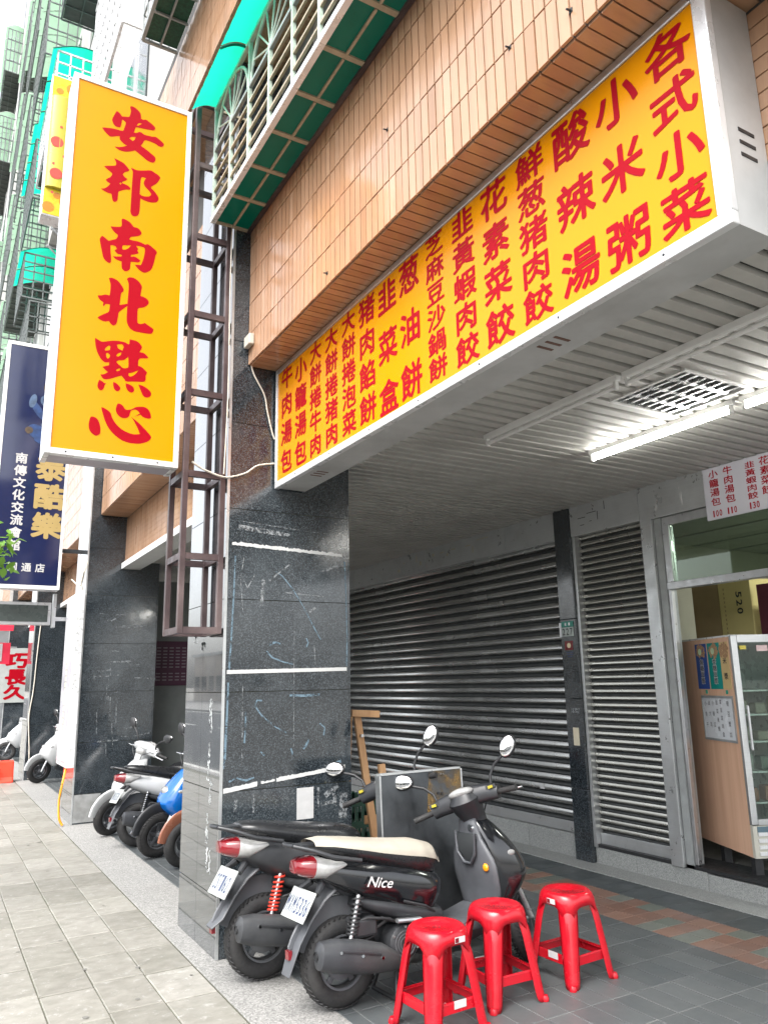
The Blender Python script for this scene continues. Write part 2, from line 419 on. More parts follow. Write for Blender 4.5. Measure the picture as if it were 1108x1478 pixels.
# ---------------------------------------------------------------- lettering
_GC = {}
def glyph_mesh(ch, bold):
    k = (ch, bold)
    if k in _GC: return _GC[k]
    cu = bpy.data.curves.new('t', 'FONT'); cu.body = ch; cu.resolution_u = 3; cu.shear = .3 if ch == 'Nice' else 0
    o = bpy.data.objects.new('t', cu); COL.objects.link(o); bpy.context.view_layer.update()
    me = bpy.data.meshes.new_from_object(o.evaluated_get(bpy.context.evaluated_depsgraph_get()))
    if bold:                                   # thicken strokes: shifted layers a hair apart
        base = [v.co.copy() for v in me.vertices]; fcs = [tuple(p.vertices) for p in me.polygons]; vv = []; ff = []
        for k in range(9):
            dx, dy = (0, 0) if k == 8 else (bold * math.cos(k * math.pi / 4), bold * math.sin(k * math.pi / 4)); b0 = len(vv)
            vv += [(c.x + dx, c.y + dy, k * .00006) for c in base]; ff += [tuple(b0 + i for i in f) for f in fcs]
        bpy.data.meshes.remove(me); me = bpy.data.meshes.new('glyph'); me.from_pydata(vv, [], ff)
    bpy.data.objects.remove(o); bpy.data.curves.remove(cu)
    cjk = ord(ch[0]) > 0x2000
    xs = [v.co.x for v in me.vertices]; ys = [v.co.y for v in me.vertices]
    if cjk: x0, x1, y0, y1 = .0, 1., -.115, .885
    else: x0, x1, y0, y1 = min(xs), max(xs), min(ys), max(ys)
    for v in me.vertices:
        v.co.x = (v.co.x - (x0 + x1) / 2) / (x1 - x0 or 1); v.co.y = (v.co.y - (y0 + y1) / 2) / (y1 - y0 or 1)
    me.materials.clear(); _GC[k] = me
    return me
def glyph(ch, c, w, h, ux, uz, m, parent, bold=.02, name='character'):
    """flat character centred at c; ux, uz unit vectors; w x h its size"""
    me = glyph_mesh(ch, bold); key = (ch, bold, m.name)
    if key not in _GC:
        me = me.copy(); me.materials.append(m); _GC[key] = me
    me = _GC[key]
    ux = Vector(ux).normalized(); uz = Vector(uz).normalized(); n = ux.cross(uz)
    o = bpy.data.objects.new(name, me); COL.objects.link(o)
    mt = Matrix.Identity(4)
    for i, (a, sc) in enumerate(((ux, w), (uz, h), (n, 1))):
        for r in range(3): mt[r][i] = a[r] * sc
    mt.translation = Vector(c)
    o.matrix_basis = mt; par(o, parent); return o
def column(txt, top, step, w, h, ux, m, parent, bold=.02):
    for i, ch in enumerate(txt):
        if ch != ' ': glyph(ch, Vector(top) - Vector((0, 0, step * i)), w, h, ux, (0, 0, 1), m, parent, bold)
GLYPHS = [[[[857,5609,868,5619,893,5616,916,5601,930,5585,934,5568,935,5544,954,5542,969,5550,988,5543,1017,5527,1036,5511,1034,5494,1025,5485,1005,5479,977,5474,946,5470,923,5467,904,5462,899,5446,892,5414,912,5420,931,5435,947,5433,962,5425,993,5427,1021,5430,1041,5437,1063,5429,1084,5416,1104,5401,1100,5384,1084,5371,1065,5371,1046,5380,1023,5384,995,5386,973,5384,962,5369,954,5347,943,5328,967,5318,995,5304,1023,5288,1042,5276,1050,5261,1046,5238,1033,5224,1012,5223,989,5228,966,5243,938,5259,910,5273,903,5273,879,5259,853,5246,827,5240,801,5241,781,5248,770,5256,795,5261,825,5275,853,5295,833,5299,817,5309,803,5322,799,5336,801,5350,778,5342,752,5328,735,5324,721,5332,703,5346,684,5367,686,5375,714,5383,749,5392,783,5396,806,5396,821,5404,828,5434,835,5466,828,5479,816,5486,808,5485,806,5463,804,5441,800,5423,789,5418,767,5417,753,5431,743,5454,744,5470,754,5500,763,5525,770,5541,785,5535,798,5523,806,5511,830,5519,855,5529,862,5560,864,5582],[909,5474,915,5495,928,5505,945,5507,931,5492],[864,5357,880,5376,907,5384,899,5358,888,5345]]],[[[771,5166,801,5159,832,5151,850,5138,866,5123,878,5110,870,5096,849,5083,835,5060,848,5045,869,5035,856,5019,837,5004,834,4993,854,4989,876,4984,891,4971,888,4958,860,4950,830,4931,814,4916,813,4884,812,4856,805,4841,792,4833,782,4836,776,4857,770,4887,747,4887,721,4893,699,4903,724,4914,744,4936,759,4962,740,4968,727,4980,736,4992,755,5011,766,5036,759,5049,737,5061,710,5080,739,5093,769,5104,786,5115,787,5136,779,5153],[817,4984,824,4994,831,4987,825,4976]],[[887,5131,908,5128,931,5126,975,5140,1022,5157,1048,5148,1076,5137,1090,5123,1082,5099,1065,5067,1043,5044,1031,5030,1031,5019,1049,5005,1071,4981,1084,4959,1082,4937,1067,4919,1040,4909,1009,4906,982,4910,961,4916,961,4882,961,4836,959,4805,954,4786,942,4771,922,4764,909,4771,900,4791,900,4816,900,4918,900,5021,901,5099,893,5117],[960,5078,973,5085,992,5084,983,5065,978,5040,988,5017,1014,4995,1033,4973,1025,4954,998,4942,971,4939,955,4947,955,4993,956,5046]]],[[[846,4712,855,4724,880,4720,902,4710,920,4693,927,4683,947,4684,967,4675,982,4654,976,4637,959,4623,929,4610,912,4601,902,4580,926,4580,961,4582,987,4579,1010,4573,1027,4581,1045,4575,1066,4561,1085,4548,1092,4533,1084,4513,1079,4479,1070,4432,1058,4396,1041,4377,1016,4362,996,4364,975,4376,959,4391,949,4404,970,4408,989,4413,997,4436,1005,4473,1010,4515,1009,4539,1002,4547,980,4551,952,4547,957,4536,967,4527,961,4515,972,4496,948,4481,921,4470,921,4454,943,4463,967,4455,985,4443,973,4428,947,4423,922,4419,920,4390,918,4360,903,4344,891,4338,876,4344,865,4360,862,4403,836,4406,819,4413,804,4425,830,4431,861,4441,860,4453,840,4452,822,4460,813,4475,827,4484,818,4503,801,4506,785,4502,789,4451,795,4404,794,4379,783,4371,764,4378,746,4397,736,4431,724,4481,715,4524,719,4540,728,4555,741,4551,772,4531,799,4547,817,4559,827,4577,825,4594,810,4602,792,4619,778,4642,810,4648,844,4660,849,4681],[861,4501,862,4519,870,4527,917,4540,905,4519,887,4501,870,4494]]],[[[789,4261,809,4267,832,4263,854,4250,872,4228,887,4205,883,4185,873,4173,869,4131,867,4085,886,4093,915,4105,915,4090,899,4072,875,4045,864,4030,861,4001,857,3962,850,3942,835,3929,819,3937,805,3955,781,3946,754,3950,733,3962,750,3979,778,4001,800,4019,804,4044,805,4073,788,4073,776,4068,768,4049,762,4060,763,4079,744,4090,731,4106,726,4119,750,4126,774,4137,799,4137,802,4162,802,4214,795,4239]],[[904,4285,917,4300,939,4305,965,4297,988,4280,1004,4253,1001,4223,997,4183,1019,4181,1043,4170,1055,4149,1045,4127,1026,4108,1005,4099,988,4089,984,4069,985,4021,988,3988,1002,3980,1019,3984,1036,3995,1054,3984,1081,3971,1095,3960,1089,3937,1074,3924,1044,3921,1005,3920,971,3920,945,3931,927,3953,917,3986,916,4043,916,4119,918,4192,917,4245,911,4267]]],[[[727,3819,747,3810,772,3801,808,3813,844,3824,882,3829,915,3827,937,3819,943,3822,943,3855,965,3855,988,3853,1010,3839,1025,3819,1021,3801,1009,3776,1024,3779,1046,3774,1070,3753,1062,3744,1034,3739,1011,3729,1006,3705,1007,3679,1024,3678,1046,3664,1067,3645,1059,3618,1060,3595,1051,3577,1017,3570,971,3563,934,3557,923,3571,905,3592,883,3581,851,3564,819,3550,799,3547,784,3558,775,3574,797,3581,820,3599,803,3611,784,3629,802,3638,823,3647,824,3668,800,3663,779,3673,762,3694,746,3725,733,3768],[793,3744,795,3762,814,3782,825,3781,824,3754,806,3747],[801,3727,813,3732,825,3718,821,3697,810,3692,802,3709],[864,3802,895,3811,908,3796,902,3766,878,3774,869,3788],[865,3720,872,3738,896,3753,893,3735,879,3720],[867,3681,881,3694,913,3702,931,3720,941,3731,945,3662,933,3649,910,3646,895,3657,882,3666],[868,3617,874,3630,896,3641,893,3627,879,3617],[948,3601,949,3617,972,3626,1011,3650,997,3626,979,3605,959,3595]],[[771,3537,792,3528,804,3519,814,3523,805,3506,799,3480,787,3467,771,3472,761,3493,764,3518]],[[856,3538,875,3533,894,3518,903,3503,896,3486,882,3479,867,3488,858,3511]],[[934,3543,955,3540,977,3531,990,3512,985,3493,971,3486,951,3494,938,3516]],[[1015,3549,1039,3547,1070,3534,1092,3517,1100,3500,1094,3480,1073,3469,1051,3475,1035,3502]]],[[[733,3278,749,3283,767,3277,782,3260,794,3226,797,3196,793,3174,774,3161,756,3166,735,3185,726,3211,725,3242]],[[792,3354,809,3352,832,3341,851,3326,857,3312,865,3291,887,3259,917,3232,950,3215,988,3205,1013,3205,1040,3211,1032,3232,1018,3261,996,3298,978,3322,1000,3306,1030,3286,1060,3259,1087,3234,1112,3206,1112,3192,1098,3172,1074,3158,1041,3146,1004,3142,966,3144,929,3154,895,3174,862,3202,838,3233,819,3270,803,3316]],[[892,3396,908,3396,925,3386,943,3364,963,3365,984,3374,1008,3391,1037,3399,1062,3400,1084,3390,1100,3367,1107,3339,1104,3329,1085,3325,1061,3328,1042,3340,1034,3352,1017,3369,1000,3373,978,3361,972,3344,966,3320,950,3307,929,3303,906,3311,889,3330,882,3351,885,3376]],[[999,3322,1035,3352,1042,3346,1015,3331]]]]

# ================================================================ THE SETTING
PITCH = 5.51
PX0, PX1 = 1.634, 2.56                       # pillars, street face and inner face
PY = [4.886 + PITCH * k for k in range(0, 4)]     # near faces
PD = .82
BX = 5.30                                     # shop-front plane
CEIL = 3.23

struct(MB().box(-400, 400, -300, 900, -1.2, -.16).obj('ground', mat('ground_soil', (.22, .21, .19), .95)))
struct(MB().box(-13.5, -1.62, -60, 260, -.3, -.13).obj('road', mat('asphalt', (.055, .056, .058), .85, var=.3, vs=8, bump=.2, bs=90)))
kb = MB()
for k in range(-20, 60): kb.box(-1.615, -1.44, k * 1.0 + .004, k * 1.0 + .996, -.3, -.002)
struct(kb.obj('kerb', M['granite_strip'], bevel=.012))
mk = MB()
for k in range(-10, 40): mk.box(-7.6, -7.45, k * 6, k * 6 + 2.6, -.129, -.126)
mk.box(-13.2, -13.05, -60, 200, -.129, -.126); mk.box(-2.1, -1.95, -60, 200, -.129, -.126)
ml = mk.obj('lane_marking', mat('road_paint', (.75, .75, .72), .7, dirt=.3)); struct(ml)

# sidewalk: slate slabs laid in columns
sw = struct(MB().box(-1.43, 1.503, -8, 120, -.3, -.009).obj('sidewalk', M['joint']))
PW, PL = .2795, .462
def slab_mesh(w, l, t, bev=.004):
    b = MB(); z1 = 0
    b.add([(-w / 2, -l / 2, -t), (w / 2, -l / 2, -t), (w / 2, l / 2, -t), (-w / 2, l / 2, -t),
           (-w / 2, -l / 2, -bev), (w / 2, -l / 2, -bev), (w / 2, l / 2, -bev), (-w / 2, l / 2, -bev),
           (-w / 2 + bev, -l / 2 + bev, 0), (w / 2 - bev, -l / 2 + bev, 0), (w / 2 - bev, l / 2 - bev, 0), (-w / 2 + bev, l / 2 - bev, 0)],
          [(0, 1, 5, 4), (1, 2, 6, 5), (2, 3, 7, 6), (3, 0, 4, 7), (4, 5, 9, 8), (5, 6, 10, 9), (6, 7, 11, 10), (7, 4, 8, 11), (8, 9, 10, 11)])
    return b
pm = slab_mesh(PW - .006, PL - .010, .02).mesh('paving_slab', fix=False); pm.materials.append(M['pave'])
rest = MB()
ncol = 10
for c in range(ncol):
    xc = 1.503 - PW * (c + .5)
    off = (0.0, .02, -.03, .015, .0)[c % 5]
    for r in range(-16, 240):
        yc = 3.05 + off + PL * (r + .5)
        dz = random.uniform(-.0035, .001)
        if c < 7 and 0 <= r < 40:
            o = piece('paving_slab', pm, None, sw, (xc + random.uniform(-.001, .001), yc, dz))
            o.rotation_euler = (random.uniform(-.003, .003), random.uniform(-.004, .004), random.uniform(-.004, .004))
        elif xc > -1.3:
            q = slab_mesh(PW - .006, PL - .010, .02); rest.add([(v[0] + xc, v[1] + yc, v[2] + dz) for v in q.v], q.f)
o = rest.obj('far_paving', M['pave'], sw, fix=False); stuff(o)

gum = MB(); rg = random.Random(21)
for _ in range(45):
    gx, gy, gr = rg.uniform(-.3, 1.45), rg.uniform(3.2, 11), rg.uniform(.008, .02)
    gum.add([(gx + gr * rg.uniform(.7, 1.1) * math.cos(k * .785), gy + gr * rg.uniform(.7, 1.1) * math.sin(k * .785), .0022) for k in range(8)], [tuple(range(8))])
stuff(gum.obj('gum_spots', mat('old_gum', (.175, .17, .155), .8, var=.3), sw, fix=False))
lfm = MB().add([(0, 0, .004), (.02, .014, .012), (.05, .008, .018), (.066, 0, .008), (.05, -.012, .014), (.02, -.014, .006)], [(0, 1, 2, 3, 4, 5)])
tag(lfm.xf(Matrix.Translation((.55, 4.25, 0)) @ Matrix.Rotation(1.9, 4, 'Z')).obj('fallen_leaf', mat('dry_leaf', (.40, .17, .05), .7), fix=False), 'dry orange leaf lying on the paving slabs at lower left', 'leaf')
# granite strip along the pillars
gs = struct(MB().box(1.506, 1.915, -8, 120, -.3, -.006).obj('granite_strip', M['joint']))
gm = slab_mesh(.405, 1.19, .02, .002).mesh('granite_slab', fix=False); gm.materials.append(M['granite_strip'])
for r in range(0, 40): piece('granite_slab', gm, None, gs, (1.7105, .35 + r * 1.194, 0))

# arcade floor
af = struct(MB().box(1.918, 9.5, -8, 120, -.3, -.0035).obj('arcade_floor', M['floor_joint']))
tw, tl = .1457, .29
fm = slab_mesh(tw - .006, tl - .007, .02, .0015).mesh('floor_tile', fix=False); fm.materials.append(M['floor'])
rest = MB(); n = 0
for r in range(-24, 210):
    y0 = 2.92 + tl * r
    for c in range(17):
        x0 = 4.19 - tw * (c + 1)
        xa, xb = max(x0, 1.92), x0 + tw
        if xb - xa < .03: continue
        near = 2.3 < y0 < 6.6
        if near and c < 15:
            piece('floor_tile', fm, None, af, (x0 + tw / 2, y0 + tl / 2 + (tl / 2 if c % 2 and 0 else 0), random.uniform(-.0008, .0008))); n += 1
        else:
            q = slab_mesh(xb - xa - .005, tl - .005, .02, .0015); rest.add([(v[0] + (xa + xb) / 2, v[1] + y0 + tl / 2, v[2]) for v in q.v], q.f)
stuff(rest.obj('far_floor_tiles', M['floor'], af, fix=False))
ms = .1665
mm = slab_mesh(ms - .006, .146 - .006, .02, .0015)
mred = mm.mesh('mosaic_tile', fix=False); mred.materials.append(M['mosaic_red'])
mgrn = mm.mesh('mosaic_tile', fix=False); mgrn.materials.append(M['mosaic_green'])
restr, restg = MB(), MB()
for r in range(-40, 280):
    for c in range(3):
        yc = 2.9 + .146 * r; xc = 4.19 + ms * (c + .5)
        green = (r * 2 + c * 3) % 7 in (0, 3) if random.random() < .8 else random.random() < .3
        if 2.6 < yc < 7.0: piece('mosaic_tile', mgrn if green else mred, None, af, (xc, yc, random.uniform(-.0006, .0006)))
        else:
            q = mm; (restg if green else restr).add([(v[0] + xc, v[1] + yc, v[2]) for v in q.v], q.f)
stuff(restr.obj('far_red_mosaic', M['mosaic_red'], af, fix=False)); stuff(restg.obj('far_green_mosaic', M['mosaic_green'], af, fix=False))
dm = slab_mesh(.335, .222, .02, .0015).mesh('floor_slab', fix=False); dm.materials.append(M['floor_dark'])
restd = MB()
for r in range(-30, 180):
    yc = 2.9 + .228 * r
    if 2.5 < yc < 7.5: piece('floor_slab', dm, None, af, (4.86, yc, random.uniform(-.0006, .0006)))
    else:
        q = slab_mesh(.335, .222, .02, .0015); restd.add([(v[0] + 4.86, v[1] + yc, v[2]) for v in q.v], q.f)
stuff(restd.obj('far_floor_slabs', M['floor_dark'], af, fix=False))
MB().box(5.032, 5.30, -8, 60, -.02, .004).obj('gutter_strip', M['granite_base'], af)

# ================================================================ PILLARS clad in dark granite
JZ = [.345, .951, 1.56, 2.16, 2.774, 3.387, 4.0, 4.61, 5.22, 5.83, 6.35]
def pillar(k, y0, label, zmax):
    t = thing('granite_pillar', label, 'pillar', (PX0, y0, 0), 'granite clad arcade pillars')
    MB().box(PX0 + .012, PX1 - .012, y0 + .012, y0 + PD - .012, 0, zmax).obj('core', M['joint'], t)
    zs = [0] + [z for z in JZ if z < zmax] + [zmax]
    for a, b in zip(zs[:-1], zs[1:]):
        g = .0025
        # near and far faces: one wide slab each; street and arcade faces split in two
        for yy0, yy1 in ((y0, y0 + .014), (y0 + PD - .014, y0 + PD)):
            MB().box(PX0 + .0165, PX1 - .0165, yy0, yy1, a + g, b - g).obj('granite_slab', M['granite'], t)
        ym = y0 + PD * .52
        for xx0, xx1 in ((PX0, PX0 + .014), (PX1 - .014, PX1)):
            for ya, yb in ((y0 + .003, ym - .0015), (ym + .0015, y0 + PD - .003)):
                MB().box(xx0, xx1, ya, yb, a + g, b - g).obj('granite_slab', M['granite_polished'] if xx0 == PX0 else M['granite'], t)
    # bright metal corner bead
    MB().box(PX0 - .003, PX0 + .016, y0 - .003, y0 + .002, .002, zmax).obj('corner_bead', M['steel_dirty'], t)
    return t
P1 = pillar(0, PY[0], 'dark granite pillar behind the two black scooters, with white tape strips', 6.34)
P2 = pillar(1, PY[1], 'dark granite pillar with a white light box on its street side', 6.34)
P3 = pillar(2, PY[2], 'dark granite pillar with a loose cable hanging down its near face', 6.34)
P4 = pillar(3, PY[3], 'farthest dark granite pillar, carrying the white board with red brush lettering', 6.34)

# marks on the first pillar's near face
yf = PY[0] - .0015
rn = random.Random(3)
def ribbon(pts, w, m, name, parent, y=yf):
    """flat glue or tape mark on the near face: points in (x, z)"""
    b = MB(); L = []
    for i, (x, z) in enumerate(pts):
        x2, z2 = pts[min(i + 1, len(pts) - 1)]; x1, z1 = pts[max(i - 1, 0)]
        d = math.hypot(x2 - x1, z2 - z1) or 1; nx, nz = -(z2 - z1) / d, (x2 - x1) / d
        ww = w * rn.uniform(.6, 1.25) / 2; L.append(((x + nx * ww, y, z + nz * ww), (x - nx * ww, y, z - nz * ww)))
    vs = [p for q in L for p in q]
    b.add(vs, [(2 * i, 2 * i + 1, 2 * i + 3, 2 * i + 2) for i in range(len(L) - 1)])
    return b.obj(name, m, parent, fix=False)
def jag(x0, x1, z0, z1, h, m, name, teeth=.6):
    b = MB(); N = int(abs(x1 - x0) / .012); top = []; bot = []
    for i in range(N + 1):
        f = i / N; x = x0 + (x1 - x0) * f; z = z0 + (z1 - z0) * f
        top.append((x, yf - .001, z + h / 2 * rn.uniform(1 - teeth, 1))); bot.append((x, yf - .001, z - h / 2 * rn.uniform(1 - teeth * .4, 1)))
    b.add(top + bot, [(i, i + 1, N + 2 + i, N + 1 + i) for i in range(N)])
    return b.obj(name, m, P1, fix=False)
jag(1.675, 2.50, 2.535, 2.505, .03, M['tape'], 'tape_strip', .8)
jag(1.66, 2.53, 1.687, 1.70, .026, M['tape'], 'tape_strip', .15)
jag(1.655, 1.88, .957, .985, .032, M['tape'], 'tape_strip', .3)
jag(1.905, 2.0, .99, 1.0, .022, M['tape'], 'tape_strip', 1.0)
jag(2.01, 2.51, 1.0, 1.05, .03, M['tape'], 'tape_strip', .5)
curves = [([(1.70, 2.45), (1.695, 2.2), (1.685, 1.9), (1.675, 1.70)], .013), ([(1.672, 1.62), (1.668, 1.4), (1.66, 1.15), (1.65, 1.09)], .014),
          ([(2.52, 2.46), (2.53, 2.2), (2.535, 1.9), (2.53, 1.72)], .010), ([(1.99, 2.36), (2.04, 2.33), (2.12, 2.24), (2.2, 2.12), (2.28, 1.98), (2.33, 1.9)], .007),
          ([(1.93, 1.82), (1.97, 1.78), (2.05, 1.75), (2.12, 1.735)], .010), ([(1.95, 1.865), (1.99, 1.88), (2.03, 1.87)], .014),
          ([(1.905, 1.5), (1.87, 1.505), (1.855, 1.47), (1.90, 1.41), (2.0, 1.33), (2.08, 1.29)], .010), ([(2.1, 1.53), (2.2, 1.525), (2.32, 1.53)], .015),
          ([(1.795, 1.43), (1.793, 1.32), (1.788, 1.24)], .011), ([(2.22, 1.91), (2.235, 1.88), (2.22, 1.85)], .010),
          ([(1.69, 1.01), (1.74, 1.03), (1.80, 1.01), (1.86, 1.025)], .012), ([(2.24, 1.24), (2.22, 1.2), (2.20, 1.18)], .014),
          ([(2.32, 1.34), (2.36, 1.31), (2.35, 1.26)], .009), ([(2.11, 1.19), (2.125, 1.15)], .014), ([(1.9, 1.18), (1.93, 1.15)], .012), ([(2.43, 1.07), (2.48, 1.085)], .02)]
for p, w in curves: ribbon(p, w, M['glue'], 'glue_mark', P1)
for p, w in [([(1.76, 2.44), (1.74, 2.3), (1.76, 2.08)], .006), ([(1.74, 2.32), (1.79, 2.24), (1.84, 2.33)], .012), ([(1.90, 2.30), (1.89, 2.12)], .028),
             ([(1.92, 2.27), (2.0, 2.34), (2.10, 2.42)], .012), ([(2.33, 2.37), (2.42, 2.41), (2.50, 2.43)], .02), ([(2.24, 2.09), (2.29, 2.12)], .018),
             ([(1.72, 2.69), (1.9, 2.68), (2.2, 2.66), (2.45, 2.65)], .006), ([(1.72, 2.65), (1.95, 2.63), (2.1, 2.62)], .03),
             ([(2.0, 2.22), (2.1, 2.215), (2.36, 2.20)], .007), ([(1.77, 1.6), (1.775, 1.1)], .005), ([(2.13, 2.0), (2.13, 1.2)], .004), ([(2.28, 1.86), (2.29, 1.7)], .007),
             ([(1.74, .9), (1.735, .83)], .018), ([(1.86, .92), (1.855, .81)], .013), ([(2.31, .93), (2.31, .80)], .014), ([(2.36, .87), (2.40, .90), (2.46, .93)], .03), ([(2.33, .82), (2.42, .83)], .025), ([(2.50, .88), (2.49, .72)], .06), ([(2.42, .9), (2.44, .80)], .02)]:
    ribbon(p, w, M['scrape'], 'scrape_mark', P1)
MB().box(2.155, 2.275, yf - .001, yf + .0008, .74, .935).obj('paper_sticker', M['paper'], P1)
# scrapes on the street face (x = PX0) and the pale pasted remains
def sface(pts, w, parent, m=M['scrape']):
    b = MB(); L = []
    for y, z in pts:
        ww = w * rn.uniform(.3, 1) / 2; L.append(((PX0 - .0012, y - ww, z), (PX0 - .0012, y + ww, z)))
    b.add([p for q in L for p in q], [(2 * i, 2 * i + 1, 2 * i + 3, 2 * i + 2) for i in range(len(L) - 1)]); b.obj('scrape_mark', m, parent, fix=False)
for yy, za, zb, ww in ((5.10, 1.52, 1.30, .05), (5.13, 1.24, 1.0, .07), (5.06, 1.02, .86, .04), (5.12, .80, .62, .05), (5.07, .60, .45, .06), (5.3, 1.9, 1.84, .2), (5.5, 1.95, 1.9, .14)):
    for q_ in range(2):
        N_ = 14; dy = rn.uniform(-.03, .03); sface([(yy + dy + rn.uniform(-.018, .018), za + (zb - za) * i / N_) for i in range(N_ + 1)], ww * .7, P1, M['drip'])
# scrapes on the second pillar
for i in range(16):
    x = rn.uniform(1.72, 2.3); z = rn.uniform(.9, 2.6); L_ = rn.uniform(.08, .4)
    ribbon([(x, z), (x + L_ / 2, z + rn.uniform(-.01, .01)), (x + L_, z + rn.uniform(-.02, .03))], rn.uniform(.008, .02), M['faint'], 'scrape_mark', P2, PY[1] - .0015)
for i in range(10):
    x = rn.uniform(1.75, 2.3); z = rn.uniform(.9, 2.3); ribbon([(x, z), (x + .01, z - rn.uniform(.1, .3))], .01, M['faint'], 'scrape_mark', P2, PY[1] - .0015)
MB().box(PX0 + .02, PX0 + .33, PY[1] - .004, PY[1] + .002, .02, .34).obj('plaster_patch', mat('grey_plaster', (.32, .33, .33), .8, var=.4, vs=9, dirt=.5), P2)

# ================================================================ FACADE: tan tile fascia, soffit and beam
FX = 1.76; FZ0 = 3.82; FZ1 = 5.02; BEAMX = 2.20
fac = thing('tiled_facade', 'tan tiled fascia of the building above the yellow menu banner', 'building', (FX, 2.5, FZ0))
ROWH, COLW = .232, .0603
Y_END = PY[0] - .004
MB().box(FX + .012, FX + .3, -1.0, Y_END, FZ0 + .012, FZ1).obj('fascia_wall', M['grout'], fac)
MB().box(FX + .014, BEAMX + .3, -1.0, Y_END, FZ0 + .011, FZ0 + .2).obj('soffit_wall', M['grout'], fac)
MB().box(BEAMX + .012, BEAMX + .22, -1.0, Y_END, CEIL - .02, FZ0 + .05).obj('beam_wall', M['grout'], fac)
tm = MB().box(0, .012, -COLW / 2 + .0038, COLW / 2 - .0038, -ROWH / 2 + .004, ROWH / 2 - .004).mesh('tile'); tm.materials.append(M['tile'])
tsof = MB().box(-.113 + .003, .113 - .003, -COLW / 2 + .0038, COLW / 2 - .0038, 0, .011).mesh('tile'); tsof.materials.append(M['tile'])
tb = MB().box(0, .012, -ROWH / 2 + .004, ROWH / 2 - .003, -.0315 + .0022, .0315 - .0022).mesh('tile'); tb.materials.append(M['tile'])
rest = MB(); cnt = 0
ncols = int((Y_END + 1) / COLW)
for c in range(ncols):
    yc = Y_END - COLW * (c + .5)
    for r in range(5):
        zc = FZ0 + .004 + ROWH * (r + .5)
        if 1.05 < yc and r < 4 and yc < 4.6 and cnt < 236:
            piece('tile', tm, None, fac, (FX + random.uniform(-.0015, .001), yc, zc)); cnt += 1
        else:
            dx = random.uniform(-.0015, .001)
            rest.box(FX + dx, FX + .012, yc - COLW / 2 + .0038, yc + COLW / 2 - .0038, zc - ROWH / 2 + .004, zc + ROWH / 2 - .004)
    for j in range(2):
        xc = FX + .0125 + .115 + .232 * j
        if j == 0 and 1.05 < yc < 4.6 and cnt < 300: piece('tile', tsof, None, fac, (xc, yc, FZ0 + random.uniform(-.001, .001))); cnt += 1
        else: rest.box(xc - .113, xc + .113, yc - COLW / 2 + .0038, yc + COLW / 2 - .0038, FZ0, FZ0 + .0105)
for r in range(9):
    for c in range(int((Y_END + 1) / ROWH)):
        yc = Y_END - ROWH * (c + .5); zc = CEIL + .03 + .0635 * r
        rest.box(BEAMX, BEAMX + .012, yc - ROWH / 2 + .004, yc + ROWH / 2 - .003, zc - .029, zc + .029)
stuff(rest.obj('further_tiles', M['tile'], fac, fix=False))
# rusty bolts and hooks left in the tiles
hk = MB()
for y, z in ((3.6, 3.90), (2.9, 4.35), (1.95, 4.05), (1.62, 3.93)):
    hk = MB(); hk.cyl((FX + .002, y, z), (FX - .022, y, z - .004), .004, 8); hk.box(FX - .002, FX + .004, y - .008, y + .008, z - .009, z + .009)
    hk.obj('rusty_bolt', M['dark'], fac)

# further bays of the same building (tiled bands between the pillars beyond)
for k in range(0, 4):
    ya = PY[k] + PD + .004; yb = PY[k] + PITCH - .004
    lab = ['tan tiled fascia of the arcade bay just beyond the first pillar', 'tan tiled fascia of the bay past the light box pillar', 'tan tiled fascia of the third arcade bay', 'farthest tan tiled arcade fascia'][k]
    t = thing('tiled_fascia', lab, 'building', (FX, ya, FZ0), 'tiled bays farther along the arcade')
    MB().box(FX + .012, FX + .3, ya, yb, FZ0 + .012, FZ1 + 1.4).obj('fascia_wall', M['grout'], t)
    MB().box(FX + .014, 2.45, ya, yb, FZ0 + .011, FZ0 + .2).obj('soffit_wall', M['grout'], t)
    MB().box(2.112, 2.4, ya, yb, CEIL - .02, FZ0 + .05).obj('beam_wall', M['grout'], t)
    MB().box(2.06, 2.3, ya, yb, CEIL - .10, CEIL - .024).obj('ceiling_edge', M['white'], t)
    rest = MB(); nc = int((yb - ya) / COLW)
    for c in range(nc):
        yc = ya + COLW * (c + .5)
        for r in range(8 if k == 0 else 7):
            zc = FZ0 + .004 + ROWH * (r + .5)
            rest.box(FX + random.uniform(-.001, .001), FX + .012, yc - COLW / 2 + .0032, yc + COLW / 2 - .0032, zc - ROWH / 2 + .004, zc + ROWH / 2 - .004)
        rest.box(FX + .0125, 2.1, yc - COLW / 2 + .0032, yc + COLW / 2 - .0032, FZ0, FZ0 + .0105)
    stuff(rest.obj('band_tiles', M['tile'], t, fix=False))
    tb2 = MB().box(0, .012, -ROWH / 2 + .004, ROWH / 2 - .003, -.0315 + .0022, .0315 - .0022).mesh('tile'); tb2.materials.append(M['tile'])
    rest = MB()
    for r in range(10):
        for c in range(int((yb - ya) / ROWH)):
            yc = yb - ROWH * (c + .5); zc = CEIL + .0 + .0615 * r
            if k == 0 and c < 13: piece('tile', tb2, None, t, (2.1, yc, zc))
            else: rest.box(2.1, 2.112, yc - ROWH / 2 + .004, yc + ROWH / 2 - .003, zc - .029, zc + .029)
    stuff(rest.obj('beam_tiles', M['tile'], t, fix=False))

